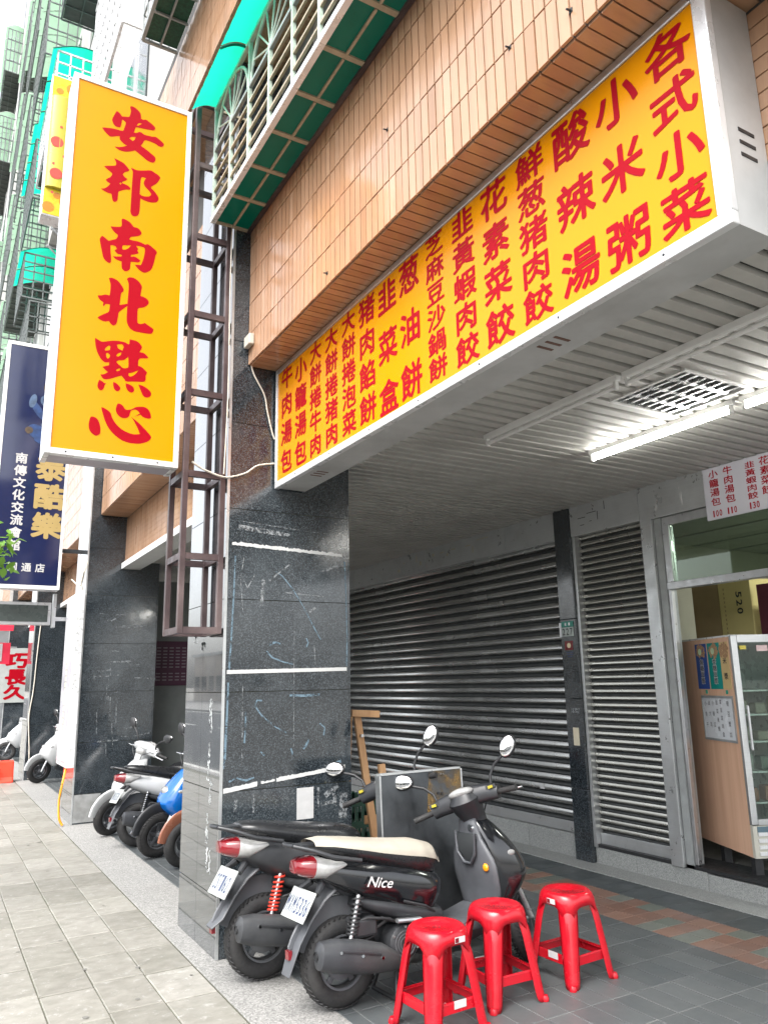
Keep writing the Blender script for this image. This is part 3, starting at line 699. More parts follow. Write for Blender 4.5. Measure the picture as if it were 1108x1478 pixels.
# ================================================================ ARCADE CEILING of metal strips
ce = struct(MB().box(BEAMX + .1, 5.62, -2.0, 40, CEIL + .03, CEIL + .15).obj('ceiling', M['ceil_gap']))
cp = .105
def strip(len_):
    b = MB(); w = cp - .020
    b.add([(0, -w / 2, .024), (0, -w / 2 + .002, -.003), (0, w / 2 - .01, 0), (0, w / 2, .012), (len_, -w / 2, .024), (len_, -w / 2 + .002, -.003), (len_, w / 2 - .01, 0), (len_, w / 2, .012)],
          [(0, 4, 5, 1), (1, 5, 6, 2), (2, 6, 7, 3)])
    pass
    return b
LX0, LX1, LY0, LY1 = 3.39, 3.965, 2.535, 3.09
sm = strip(5.6 - BEAMX - .02).mesh('ceiling_strip', fix=False); sm.materials.append(M['ceil'])
sma = strip(LX0 - BEAMX - .025).mesh('ceiling_strip', fix=False); sma.materials.append(M['ceil'])
smb = strip(5.6 - LX1 - .005).mesh('ceiling_strip', fix=False); smb.materials.append(M['ceil'])
rest = MB()
for r in range(-20, 345):
    yc = 1.706 + cp * (r + .5); dz = random.uniform(-.0015, .0015)
    if .9 < yc < 14:
        if LY0 - .03 < yc < LY1 + .03:
            piece('ceiling_strip', sma, None, ce, (BEAMX + .02, yc, CEIL + dz)); piece('ceiling_strip', smb, None, ce, (LX1 + .005, yc, CEIL + dz))
        else: piece('ceiling_strip', sm, None, ce, (BEAMX + .02, yc, CEIL + dz))
    else:
        q = strip(5.6 - BEAMX - .02); rest.add([(v[0] + BEAMX + .02, v[1] + yc, v[2] + CEIL) for v in q.v], q.f)
stuff(rest.obj('far_ceiling_strips', M['ceil'], ce, fix=False))

# ================================================================ SHOP FRONTS along the back of the arcade
bw = struct(MB().box(BX + .5, BX + .7, 5.46, 16, 0, CEIL + .1).obj('back_wall', M['wall_white']))
sf = thing('shopfront_frame', 'granite base, dark posts and stainless header of the shuttered shop fronts', 'shopfront', (BX, 5.5, 0))
# granite kerb blocks under the shutters
ykb = [2.0, 2.75, 3.5, 4.25, 4.95, 5.415]
for a, b in zip(ykb[:-1], ykb[1:]): MB().box(BX - .015, BX + .22, a + .002, b - .002, 0, .125 + .012 * (b > 4.6)).obj('base_block', M['granite_base'], sf, bevel=.004)
yy = 5.63
while yy < 14:
    MB().box(BX - .005, BX + .22, yy + .002, yy + .698, 0, .20).obj('base_block', M['granite_base'], sf, bevel=.004); yy += .70
for (a, b) in ((5.415, 5.625), (10.45, 10.75)):
    for z0, z1 in ((0.002, .62), (.623, 1.42), (1.423, 2.16), (2.163, CEIL + .02)):
        MB().box(BX - .06, BX + .3, a, b, z0, z1 - .001).obj('granite_post', M['granite'], sf, bevel=.003)
# stainless headers
hd = [(5.63, 6.42), (6.425, 8.0), (8.005, 10.44)]
for a, b in hd: MB().box(BX - .03, BX + .25, a, b, 2.955, CEIL + .02).obj('header_panel', M['steel_dirty'], sf, bevel=.003)
MB().box(BX - .045, BX + .25, 4.565, 5.41, 2.945, CEIL + .02).obj('header_panel', M['steel_dirty'], sf, bevel=.003)
MB().box(BX - .04, BX + .25, 1.2, 4.562, 2.935, CEIL + .02).obj('header_panel', M['steel_dirty'], sf, bevel=.003)
# glue rests of a removed sign on the headers
for y, z, w, h in ((7.05, 3.13, .10, .012), (7.35, 3.135, .08, .012), (7.6, 3.13, .07, .014), (7.8, 3.12, .04, .03), (7.0, 3.04, .014, .08), (8.1, 3.05, .03, .05), (8.2, 3.1, .014, .08), (7.5, 3.08, .03, .03), (8.5, 3.12, .03, .012), (6.72, 3.17, .2, .008), (8.62, 3.03, .05, .03)):
    MB().box(BX - .0325, BX - .029, y, y + w, z, z + h).obj('glue_rest', mat('yellowed_glue', (.55, .5, .36), .8), sf)
for y, z, w, h in ((5.2, 3.10, .10, .006), (5.06, 3.13, .12, .006), (5.04, 3.05, .006, .08), (5.12, 3.05, .03, .006), (5.22, 3.03, .05, .006), (4.95, 3.13, .006, .08)):
    MB().box(BX - .0475, BX - .044, y, y + w, z, z + h).obj('glue_rest', M['dark'], sf)
for y, z, w, h in ((4.36, 3.0, .022, .05), (4.1, 3.0, .016, .10), (4.12, 3.13, .01, .02), (4.13, 3.18, .01, .01)):
    MB().box(BX - .0425, BX - .039, y, y + w, z, z + h).obj('glue_rest', M['paper'], sf)
# steel pilaster right of the small shutter, guide rails
MB().box(BX - .05, BX + .12, 4.435, 4.555, .14, 2.94).obj('steel_pilaster', M['steel_dirty'], sf, bevel=.004)
MB().box(BX - .02, BX + .1, 4.36, 4.43, .14, 2.93).obj('door_jamb', M['grey_paint'], sf)
MB().box(BX - .035, BX + .09, 5.375, 5.41, .14, 2.95).obj('guide_rail', M['steel_dirty'], sf)
MB().box(BX - .02, BX + .3, 1.5, 5.41, .138, .165).obj('threshold', M['dark'], sf)

def shutter(label, ya, yb, z0, z1, pitch, m, x, hump):
    t = thing('roller_shutter', label, 'shutter', (x, (ya + yb) / 2, z0))
    b = MB(); prof = []
    k_ = pitch / .0915
    prof = [(-.008 * k_, 0), (-.003 * k_, .012 * pitch), (.020 * k_, .07 * pitch), (.026 * k_, .20 * pitch), (.022 * k_, .33 * pitch), (.008 * k_, .43 * pitch), (-.006 * k_, .49 * pitch),
            (-.013 * k_, .55 * pitch), (-.0155 * k_, .61 * pitch), (-.0155 * k_, .66 * pitch), (-.0140 * k_, .76 * pitch), (-.0120 * k_, .87 * pitch), (-.0095 * k_, .96 * pitch), (-.008 * k_, 1.0 * pitch)]
    for (px_, pz_) in prof: b.v += [(px_, ya, pz_), (px_, yb, pz_)]
    b.f = [(2 * i, 2 * i + 1, 2 * i + 3, 2 * i + 2) for i in range(len(prof) - 1)]
    me = b.mesh('slat', smooth=50, fix=False); me.materials.append(m); me.materials.append(M['groove_shade'])
    for i_, pl_ in enumerate(me.polygons): pl_.material_index = 1 if i_ < 5 else 0  # recessed faces take the painted shade, the rest bare metal
    N = int((z1 - z0 - .09) / pitch)
    for i in range(N + 1):
        zz = z0 + .09 + i * pitch
        if zz + pitch > z1 + .06: break
        o = piece('slat', me, None, t, (x + random.uniform(-.003, .003), 0, zz)); o.rotation_euler = (0, random.uniform(-.02, .02), 0)
    MB().box(x - .012, x + .012, ya, yb, z0, z0 + .092).obj('bottom_bar', M['steel_dirty'], t, bevel=.003)
    MB().box(x + .04, x + .06, ya, yb, z0, z1 + .05).obj('backing', M['dark_gap'], t)
    return t
SH1 = shutter('wide dark metal roller shutter behind the scooters', 5.63, 10.44, .205, 2.98, .1025, M['shutter'], BX + .05, .024)
SH2 = shutter('narrow grey roller shutter between the granite post and the steel pilaster', 4.56, 5.372, .165, 2.96, .0625, M['shutter_light'], BX + .03, .016)
MB().box(BX + .028, BX + .033, 6.1, 6.16, .55, .60).obj('small_sticker', M['paper'], SH1)

# number plate and stickers on the granite post
xp = BX - .0605
nb = thing('number_plate', 'green and grey house number plate on the dark granite post', 'number plate', (xp, 5.5, 2.1))
MB().box(xp - .006, xp - .001, 5.445, 5.60, 2.0, 2.085).obj('plate', mat('pale_plate', (.42, .48, .46), .4), nb)
MB().box(xp - .0065, xp - .001, 5.445, 5.60, 2.088, 2.14).obj('green_plate', mat('green_plate', (.02, .24, .18), .4), nb)
for i, ch in enumerate('227'): glyph(ch, (xp - .0075, 5.572 - .05 * i, 2.043), .034, .064, (0, -1, 0), (0, 0, 1), M['ink'], nb, .015)
for i in range(2): MB().box(xp - .0072, xp - .006, 5.535 - .05 * i, 5.555 - .05 * i, 2.1, 2.128).obj('faded_character', M['alu'], nb)
MB().box(xp - .008, xp - .001, 5.602, 5.63, 1.995, 2.13).obj('bracket', M['alu'], nb)
st = thing('red_sticker', 'small red square sticker with blue lines below it on the granite post', 'sticker', (xp, 5.5, 1.9))
MB().box(xp - .003, xp - .0005, 5.47, 5.575, 1.87, 1.955).obj('red_field', M['red_lens'], st)
MB().lathe([(0, 0), (.025, 0)], (xp - .0035, 5.52, 1.913), 'x', 16).obj('emblem', mat('pale_yellow', (.8, .68, .45), .5), st, fix=False)
for i in range(3): MB().box(xp - .0025, xp - .0005, 5.47 + .006 * i, 5.56 - .006 * i, 1.845 - .02 * i, 1.853 - .02 * i).obj('blue_line', M['ink_blue'], st)
tag(MB().box(xp - .003, xp - .0005, 5.47, 5.545, 1.0, 1.16).obj('paper_notice', mat('cream_paper', (.72, .66, .5), .7)), 'small cream paper notice low on the dark granite post', 'notice')
tag(MB().box(xp - .003, xp - .0005, 5.44, 5.55, 1.29, 1.335).obj('tape_patch', M['scrape']), 'torn grey tape patch above the cream notice on the granite post', 'tape')

# ================================================================ YELLOW VERTICAL SIGN on its steel frame
SY = 4.9; SX0, SX1, SZ0, SZ1 = .479, 1.297, 3.01, 5.735
vs_ = thing('vertical_sign', 'tall yellow vertical light box sign with red brush characters', 'sign', (.9, SY, SZ0))
MB().box(SX0 + .004, SX1 - .004, SY + .012, SY + .225, SZ0 + .004, SZ1 - .004).obj('box', M['sign_under'], vs_)
MB().box(SX0 + .028, SX1 - .028, SY + .004, SY + .014, SZ0 + .035, SZ1 - .035).obj('face_panel', M['yellow'], vs_)
fr = MB()
for a in ((SX0, SX0 + .034, SZ0, SZ1), (SX1 - .034, SX1, SZ0, SZ1)): MB().box(a[0], a[1], SY - .004, SY + .24, a[2], a[3]).obj('frame_side', M['alu_white'], vs_, bevel=.003)
MB().box(SX0 + .0345, SX1 - .0345, SY - .004, SY + .05, SZ0, SZ0 + .038).obj('frame_rail', M['alu_white'], vs_, bevel=.003)
MB().box(SX0 + .0345, SX1 - .0345, SY - .004, SY + .24, SZ1 - .038, SZ1).obj('frame_rail', M['alu_white'], vs_, bevel=.003)
for i in range(3): MB().cyl((.6 + .28 * i, SY - .006, SZ0 + .02), (.6 + .28 * i, SY - .003, SZ0 + .02), .006, 8).obj('screw', M['dark'], vs_)
def smooth_loop(p):
    """round a traced outline a little, keeping its sharp tips"""
    n = len(p); out = []
    for i in range(n):
        p0, p1, p2, p3 = (Vector(p[(i + k) % n]) for k in (-1, 0, 1, 2))
        out.append(p1)
        def ang(a, b, c):
            u, v = (b - a), (c - b)
            return u.angle(v) if u.length > 1e-6 and v.length > 1e-6 else 0
        t1 = (p2 - p0) / 6 if ang(p0, p1, p2) < 1.1 else (p2 - p1) / 3
        t2 = (p3 - p1) / 6 if ang(p1, p2, p3) < 1.1 else (p2 - p1) / 3
        b1, b2 = p1 + t1, p2 - t2
        for f in (.33, .67): out.append(p1 * (1 - f) ** 3 + b1 * 3 * f * (1 - f) ** 2 + b2 * 3 * f * f * (1 - f) + p2 * f ** 3)
    return out
for gl in GLYPHS:
    b = MB()
    for loops in gl:
        L = [smooth_loop([(lp[i] / 1000, lp[i + 1] / 1000) for i in range(0, len(lp), 2)]) for lp in loops]
        tri = tessellate_polygon([[Vector((q.x, q.y, 0)) for q in l] for l in L]); flat = [q for l in L for q in l]
        b.add([(q.x, SY + .0025, q.y) for q in flat], tri)
    o = b.obj('brush_character', M['red_vinyl'], vs_, fix=False)

# steel ladder frame that carries it
fx0, fx1, fy0, fy1 = 1.345, 1.60, 4.90, 5.22
lf = thing('steel_sign_frame', 'brown steel ladder frame between the yellow sign and the first pillar', 'frame', (1.47, 5.05, 1.94))
w = .037
for x, y in ((fx0, fy0), (fx1, fy0), (fx0, fy1), (fx1, fy1)):
    MB().box(x - w / 2, x + w / 2, y - w / 2, y + w / 2, 1.93, 5.9).obj('upright', M['brown_steel'], lf, bevel=.003)
for z in (1.952, 2.43, 2.985, 3.56, 4.14, 4.74, 5.32, 5.85):
    for y in (fy0, fy1): MB().box(fx0 + w / 2 + .0005, fx1 - w / 2 - .0005, y - w / 2 + .003, y + w / 2 - .003, z - .021, z + .021).obj('rung', M['brown_steel'], lf)
    for x in (fx0, fx1): MB().box(x - w / 2 + .003, x + w / 2 - .003, fy0 + w / 2 + .0005, fy1 - w / 2 - .0005, z - .021, z + .021).obj('rung', M['brown_steel'], lf)
for z in (2.43, 3.56, 4.74): MB().box(fx1 + w / 2, PX0 - .001, 5.0, 5.05, z - .03, z + .03).obj('wall_bracket', M['brown_steel'], lf)

# ================================================================ YELLOW MENU BANNER under the tiled soffit
NX = 1.968; NY0, NY1, NZ0, NZ1 = 1.245, 4.862, 2.938, 3.806
bn = thing('menu_banner', 'long yellow light box banner with columns of red dish names', 'sign', (NX, 3.05, NZ0))
MB().box(NX + .014, BEAMX - .004, NY0 + .004, NY1 - .002, NZ0 + .002, NZ1).obj('box', M['banner_box'], bn)
MB().box(NX + .004, NX + .013, NY0 + .055, NY1 - .03, NZ0 + .045, NZ1 - .02).obj('face_panel', M['yellow'], bn)
MB().box(NX - .006, NX + .03, NY0, NY1, NZ0 - .004, NZ0 + .042).obj('frame_rail', M['alu_white'], bn, bevel=.004)
MB().box(NX - .006, NX + .03, NY0 + .05, NY1 - .026, NZ1 - .03, NZ1 + .006).obj('frame_rail', M['alu'], bn, bevel=.004)
MB().box(NX - .006, NX + .03, NY0, NY0 + .05, NZ0 + .0425, NZ1 + .006).obj('frame_side', M['alu_white'], bn, bevel=.004)
MB().box(NX - .006, NX + .03, NY1 - .026, NY1, NZ0 + .0425, NZ1 + .006).obj('frame_side', M['alu_white'], bn, bevel=.004)
for y0 in (4.42, 2.2):
    for i in range(3): MB().box(NX + .07, NX + .15, y0 - .05 * i, y0 - .05 * i + .014, NZ0 - .0008, NZ0 + .004).obj('vent_slot', mat('rust_slot', (.16, .09, .07), .8), bn)
for i in range(3): MB().box(NX + .09, NX + .17, NY0 + .0015, NY0 + .006, 3.29 - .045 * i, 3.302 - .045 * i).obj('vent_slot', M['dark'], bn)
for i in range(7): MB().cyl((NX - .008, 1.5 + .5 * i, NZ0 + .02), (NX - .004, 1.5 + .5 * i, NZ0 + .02), .005, 8).obj('screw', M['dark'], bn)
cols = [('牛肉湯包', 4.675, 3.705, 3.095), ('小籠湯包', 4.438, 3.673, 3.087), ('大餅捲牛肉', 4.207, 3.705, 3.074), ('大餅捲猪肉', 3.977, 3.70, 3.074), ('大餅捲泡菜', 3.748, 3.709, 3.079),
        ('猪肉餡餅', 3.523, 3.685, 3.092), ('韭菜盒', 3.294, 3.665, 3.085), ('葱油餅', 3.067, 3.676, 3.095), ('芝麻豆沙鍋餅', 2.83, 3.725, 3.07), ('韭黃蝦肉餃', 2.592, 3.705, 3.07),
        ('花素菜餃', 2.356, 3.69, 3.085), ('鮮葱猪肉餃', 2.115, 3.70, 3.075), ('酸辣湯', 1.875, 3.668, 3.11), ('小米粥', 1.642, 3.66, 3.10), ('各式小菜', 1.407, 3.68, 3.085)]
for txt, y, zt, zb in cols:
    n = len(txt); step = (zt - zb) / (n - 1)
    h = {3: .20, 4: .175, 5: .148, 6: .124}[n]; w_ = {3: .205, 4: .195, 5: .178, 6: .16}[n]
    column(txt, (NX + .0025, y, zt), step, w_, h, (0, -1, 0), M['red_vinyl'], bn, .023)

# ================================================================ WHITE MENU BOARD over the shop window
wx = BX - .062
wb = thing('menu_board', 'white menu board with red dish names and prices over the shop window', 'sign', (wx, 3.3, 2.81))
MB().box(wx, wx + .018, 1.6, 3.866, 2.805, 3.222).obj('board', mat('white_board_sheet', (.50, .50, .55), .4, var=.04, vs=2), wb)
for txt, num, y in (('小籠湯包', '100', 3.77), ('牛肉湯包', '110', 3.64), ('韭黃蝦肉餃', '130', 3.45), ('花素菜餃', '', 3.33)):
    n = len(txt); step = .30 / n
    column(txt, (wx - .0015, y, 3.19 - .005 * n), step, .088, step * .92, (0, -1, 0), M['red_vinyl'], wb, .016)
    for i, ch in enumerate(num): glyph(ch, (wx - .0015, y + .03 - .031 * i, 2.85), .012 if ch == '1' else .023, .052, (0, -1, 0), (0, 0, 1), M['red_vinyl'], wb, .02)

# ================================================================ CEILING LIGHTS
tube_on = mat('lit_tube', (1.0, .98, .92), .3, var=0, rvar=0, em=13)
def batten(y0, y1, x, lit, label):
    z = 3.165
    t = thing('fluorescent_batten', label, 'ceiling light', (x, (y0 + y1) / 2, z), 'fluorescent battens under the arcade ceiling')
    MB().prism([(x - .022, y0, CEIL - .001), (x - .016, y0, z + .03), (x + .016, y0, z + .03), (x + .022, y0, CEIL - .001)], (0, y1 - y0, 0)).obj('housing', M['white'], t, bevel=.004)
    for y in (y0 + .012, y1 - .032): MB().box(x - .014, x + .014, y, y + .02, z - .018, z + .031).obj('lamp_holder', M['white'], t, bevel=.004)
    MB().cyl((x, y0 + .033, z), (x, y1 - .033, z), .0135, 14).obj('lit_tube' if lit else 'tube', tube_on if lit else mat('unlit_tube', (.78, .78, .77), .25, var=0), t, smooth=60)
    return t
batten(2.76, 3.95, 3.12, False, 'unlit fluorescent batten whose far end is nearest the first pillar')
batten(1.54, 2.73, 3.13, False, 'unlit fluorescent batten beside the louvre light, reaching the right edge')
batten(2.71, 3.90, 4.04, True, 'lit white fluorescent batten, the fully visible one of the glowing pair')
batten(1.48, 2.67, 4.05, True, 'lit white fluorescent batten cut by the right edge of the picture')
lv = thing('louvre_light', 'square recessed louvre ceiling light with mirror cells, unlit', 'ceiling light', ((LX0 + LX1) / 2, (LY0 + LY1) / 2, CEIL))
MB().box(LX0, LX1, LY0, LY1, CEIL + .10, CEIL + .12).obj('tray', M['alu_white'], lv)
for a in ((LX0, LX1, LY0, LY0 + .02), (LX0, LX1, LY1 - .02, LY1), (LX0, LX0 + .02, LY0 + .0205, LY1 - .0205), (LX1 - .02, LX1, LY0 + .0205, LY1 - .0205)):
    MB().box(a[0], a[1], a[2], a[3], CEIL - .006, CEIL + .1).obj('rim', M['white'], lv)
lm_ = mat('mirror_louvre', (.75, .76, .78), .3, .75, var=.04)
for i in range(1, 4):
    y = LY0 + (LY1 - LY0) * i / 4
    MB().prism([(LX0 + .021, y - .018, CEIL + .003), (LX0 + .021, y + .018, CEIL + .003), (LX0 + .021, y, CEIL + .055)], (LX1 - LX0 - .042, 0, 0)).obj('long_blade', lm_, lv)
for i in range(1, 8):
    x = LX0 + (LX1 - LX0) * i / 8
    MB().prism([(x - .010, LY0 + .021, CEIL + .0), (x + .010, LY0 + .021, CEIL + .0), (x, LY0 + .021, CEIL + .05)], (0, LY1 - LY0 - .042, 0)).obj('cross_blade', lm_, lv)
for i in range(4):
    y = LY0 + (LY1 - LY0) * (i + .5) / 4
    MB().cyl((LX0 + .03, y, CEIL + .075), (LX1 - .03, y, CEIL + .075), .013, 10).obj('tube', M['white'], lv, smooth=60)
# far small light under the arcade ceiling
fl = thing('far_ceiling_light', 'small far ceiling light under the arcade, beyond the first pillar', 'ceiling light', (3.3, 9.2, CEIL))
MB().box(3.05, 3.6, 8.9, 9.45, CEIL - .006, CEIL - .001).obj('rim', M['white'], fl)
for i in range(4): MB().box(3.1, 3.55, 8.95 + .125 * i, 9.04 + .125 * i, CEIL - .009, CEIL - .0065).obj('cell', lm_, fl)

# ================================================================ SHOP INTERIOR behind the open front
FL = .15
inn = struct(MB().box(BX + .14, 9.2, 1.0, 5.44, -.1, FL).obj('shop_floor', mat('shop_floor_tile', (.20, .19, .17), .4)))
struct(MB().box(9.0, 9.2, 1.0, 5.44, FL, CEIL + .1).obj('shop_back_wall', mat('shop_wall', (.50, .49, .40), .7, var=.1)))
struct(MB().box(BX + .13, 9.0, 5.39, 5.44, FL, CEIL + .1).obj('shop_side_wall', mat('shop_wall', (.50, .49, .40), .7)))
struct(MB().box(BX + .3, 9.0, 1.0, 5.38, CEIL - .25, CEIL - .15).obj('shop_ceiling', mat('shop_ceiling_paint', (.62, .63, .58), .8)))
for i in range(5): MB().box(BX + .5 + .6 * i, BX + .53 + .6 * i, 1.0, 5.37, CEIL - .262, CEIL - .2505).obj('ceiling_bar', M['alu'], bpy.data.objects['shop_ceiling'])
MB().box(6.4, 7.6, 3.0, 3.28, CEIL - .275, CEIL - .2505).obj('interior_light_panel', mat('shop_light_panel', (.95, 1.0, .9), .4, var=0, em=9), bpy.data.objects['shop_ceiling'])
tw_ = thing('transom_window', 'aluminium framed transom window above the open shop front', 'window', (BX, 3.2, 2.35))
MB().box(BX - .01, BX + .05, 1.5, 4.355, 2.86, 2.93).obj('top_rail', M['alu'], tw_, bevel=.003)
MB().box(BX - .02, BX + .06, 1.5, 4.355, 2.315, 2.375).obj('bottom_rail', M['alu'], tw_, bevel=.003)
MB().box(BX - .012, BX + .05, 4.29, 4.355, 2.376, 2.859).obj('stile', M['alu'], tw_, bevel=.003)
MB().box(BX + .012, BX + .018, 1.5, 4.289, 2.376, 2.859).obj('pane', M['glass_dim'], tw_)
MB().box(BX - .01, BX + .03, 4.325, 4.355, FL + .02, 2.314).obj('jamb', M['alu'], tw_, bevel=.003)

# drinks fridge turned a little towards the street
A = math.radians(25)
fd = thing('drinks_fridge', 'tall glass door drinks fridge with a peach wood side panel', 'fridge', (5.36, 3.865, FL))
d1 = Vector((math.sin(A), math.cos(A), 0)); d2 = Vector((math.cos(A), -math.sin(A), 0)); B0 = Vector((5.36, 3.865, 0))
FT, FB, FWD, FDP = 1.90, .29, .84, .56
FM = Matrix(((d2.x, d1.x, 0, B0.x), (d2.y, d1.y, 0, B0.y), (0, 0, 1, 0), (0, 0, 0, 1)))     # local u along the door, v along the side panel
def fbox(u0, u1, v0, v1, z0, z1, name, m, parent=fd, bevel=0): return MB().box(u0, u1, v0, v1, z0, z1).xf(FM).obj(name, m, parent, bevel=bevel)
fbox(-.004, 0, .035, FWD, FB, FT, 'side_panel', M['laminate'])
fbox(0, .02, .036, FWD, FB, FT, 'carcass', M['alu_white']); fbox(FDP - .02, FDP, .036, FWD, FB, FT, 'carcass', M['alu_white'])
fbox(0.0205, FDP - .0205, FWD - .03, FWD, FB, FT, 'back_panel', M['alu_white'])
fbox(-.004, FDP, .036, FWD, FT + .0005, FT + .015, 'top_panel', M['alu_white'])
fbox(0.0205, FDP - .0205, .036, FWD - .031, FT - .05, FT, 'inner_top', M['white'])
fbox(-.005, .045, 0, .034, .52, FT + .01, 'door_stile', M['steel'], bevel=.004); fbox(FDP - .045, FDP, 0, .034, .52, FT + .01, 'door_stile', M['steel'], bevel=.004)
fbox(.0455, FDP - .0455, 0, .034, FT - .045, FT + .01, 'door_rail', M['steel']); fbox(.0455, FDP - .0455, 0, .034, .52, .56, 'door_rail', M['steel'])
fbox(.0455, FDP - .0455, .012, .017, .561, FT - .0455, 'door_glass', M['glass'])
fbox(.05, .065, -.03, -.012, 1.05, 1.38, 'door_handle', M['steel'], bevel=.004); fbox(.05, .065, -.0118, -.001, 1.06, 1.08, 'door_handle', M['steel']); fbox(.05, .065, -.0118, -.001, 1.35, 1.37, 'door_handle', M['steel'])
fbox(-.004, FDP, -.0, .034, FB, .515, 'grille_panel', mat('beige_plastic', (.55, .54, .47), .5))
for i in range(4): fbox(.03, FDP - .03, -.012, -.0005, FB + .02 + .045 * i, FB + .045 + .045 * i, 'grille_slat', M['alu_white'])
fbox(.03, .16, -.006, -.0005, .47, .51, 'control_panel', mat('panel_blue', (.1, .16, .2), .3))
for zz in (.66, .88, 1.10, 1.30, 1.48): fbox(.025, FDP - .025, .05, FWD - .04, zz, zz + .012, 'shelf', M['alu_white'])
for u, v in ((.02, .06), (.02, .5), (FDP - .08, .06), (FDP - .08, .5)): fbox(u, u + .06, v, v + .06, FL, FB - .001, 'foot', M['dark'])
fbox(.06, .11, -.002, -.0005 + .012, 1.80, 1.83, 'yellow_tag', mat('yellow_tag', (.7, .6, .1), .5)); fbox(.2, .29, .008, .0115, 1.785, 1.83, 'pink_tag', mat('pink_tag', (.8, .6, .6), .5))
# stock on the shelves
rs = random.Random(5)
cols_ = [(.05, .12, .08), (.35, .32, .25), (.04, .05, .06), (.45, .45, .42), (.12, .2, .13), (.3, .12, .06)]
for si, zz in enumerate((.66, .88, 1.10, 1.30)):
    for j in range(4):
        u = .06 + .115 * j + rs.uniform(0, .02); c = cols_[rs.randrange(6)]; h_ = rs.uniform(.07, .13)
        m = mat('stock_%d' % (si * 4 + j), c, .35)
        if j % 2: b = MB().box(u, u + .09, .1, .2, zz + .0125, zz + .0125 + h_).xf(FM); o = b.obj('food_packet', m, None, bevel=.012)
        else:
            b = MB().lathe([(0, 0), (.035, 0), (.04, .01), (.04, h_ * .8), (.03, h_), (0, h_)], (u + .045, .15, zz + .0125), 'z', 14).xf(FM); o = b.obj('food_tub', m, None, smooth=40)
        wht = ['lowest', 'second', 'third', 'fourth'][si] + ' fridge shelf from the bottom'
        tag(o, ('%s tub, %s from the handle, on the %s' if j % 2 == 0 else '%s packet, %s from the handle, on the %s') % (['dark green', 'grey tan', 'near black', 'pale grey', 'green', 'brown'][cols_.index(c)], ['first', 'second', 'third', 'fourth'][j], wht), 'food', 'food stored in the drinks fridge')
# posters on the fridge side
def poster(v0, v1, z0, z1, name, label, m, cat='poster'):
    t = thing(name, label, cat, tuple(FM @ Vector((-.006, (v0 + v1) / 2, z0))))
    fbox(-.0065, -.0045, v0, v1, z0, z1, 'sheet', m, t); return t
un = tuple(d1 * -1); zo = (0, 0, 1)
def ftext(txt, v, zt, step, w_, h_, m, parent, bold=.01, off=-.0075):
    for i, ch in enumerate(txt):
        if ch != ' ': glyph(ch, FM @ Vector((off, v, zt - step * i)), w_, h_, un, zo, m, parent, bold)
for k, (v0, v1, c, txt, lab) in enumerate(((.40, .585, (.02, .07, .30), '無糖豆漿', 'blue poster for a soy drink on the fridge side'), (.19, .38, (.0, .27, .24), '杏糖豆漿', 'teal poster for a soy drink on the fridge side'), (.06, .185, (.62, .46, .22), '米 漿', 'tan poster for a rice drink on the fridge side'))):
    t = poster(v0, v1, 1.50, 1.865, 'drink_poster', lab, mat('poster_%d' % k, c, .4, var=.05))
    vc = (v0 + v1) / 2; bm_ = MB()
    for j in range(70):
        a_ = rs.uniform(0, 6.28); r_ = rs.uniform(0, 1) ** .5 * .068; bm_.lathe([(0, 0), (.012, 0)], (-.0075 - .00003 * j, vc + r_ * math.cos(a_), 1.80 + r_ * .85 * math.sin(a_)), 'x', 7)
    bm_.xf(FM).obj('bean_picture', mat('bean_tan', (.55, .33, .18), .6, var=.5, vs=120), t, fix=False)
    if k < 2: MB().lathe([(0, 0), (.028, 0)], (-.0102, vc + .008, 1.80), 'x', 14).xf(FM).obj('bowl_picture', mat('bowl_green', (.5, .66, .42), .5), t, fix=False)
    if k < 2:
        for i, ch in enumerate(txt):
            glyph(ch, FM @ Vector((-.0072, vc - .0, 1.715 - .05 * i)), .062, .054, un, zo, M['paper'], t, .06, 'outline'); glyph(ch, FM @ Vector((-.0080, vc, 1.715 - .05 * i)), .056, .048, un, zo, M['ink'], t, .008)
    else: ftext('米 漿', vc, 1.72, .06, .06, .055, M['ink'], t)
wbt = poster(.075, .54, 1.115, 1.43, 'whiteboard', 'small grey framed whiteboard with handwriting hanging on the fridge side', mat('whiteboard_white', (.70, .73, .76), .25, var=.05))
for a in ((.065, .55, 1.43, 1.448), (.065, .55, 1.097, 1.115), (.065, .0745, 1.1155, 1.4295), (.5405, .55, 1.1155, 1.4295)): fbox(-.014, -.0047, a[0], a[1], a[2], a[3], 'frame', M['grey_paint'], wbt)
for v in (.14, .46): fbox(-.01, -.0046, v - .012, v + .012, 1.462, 1.492, 'hook', mat('hook_green', (.0, .28, .2), .4), wbt)
ftext('暖豆漿加', .15, 1.39, .078, .04, .045, M['ink'], wbt, 0)
ftext('菜韭菜肉盒', .26, 1.40, .062, .036, .04, M['ink'], wbt, 0); ftext('韭菜黃蝦', .32, 1.395, .068, .036, .04, M['ink'], wbt, 0)
ftext('小黃瓜', .38, 1.39, .085, .034, .042, M['ink'], wbt, 0); ftext('皮大耳', .44, 1.39, .085, .034, .042, M['ink'], wbt, 0); ftext('小魚干', .50, 1.385, .085, .034, .042, M['ink'], wbt, 0)
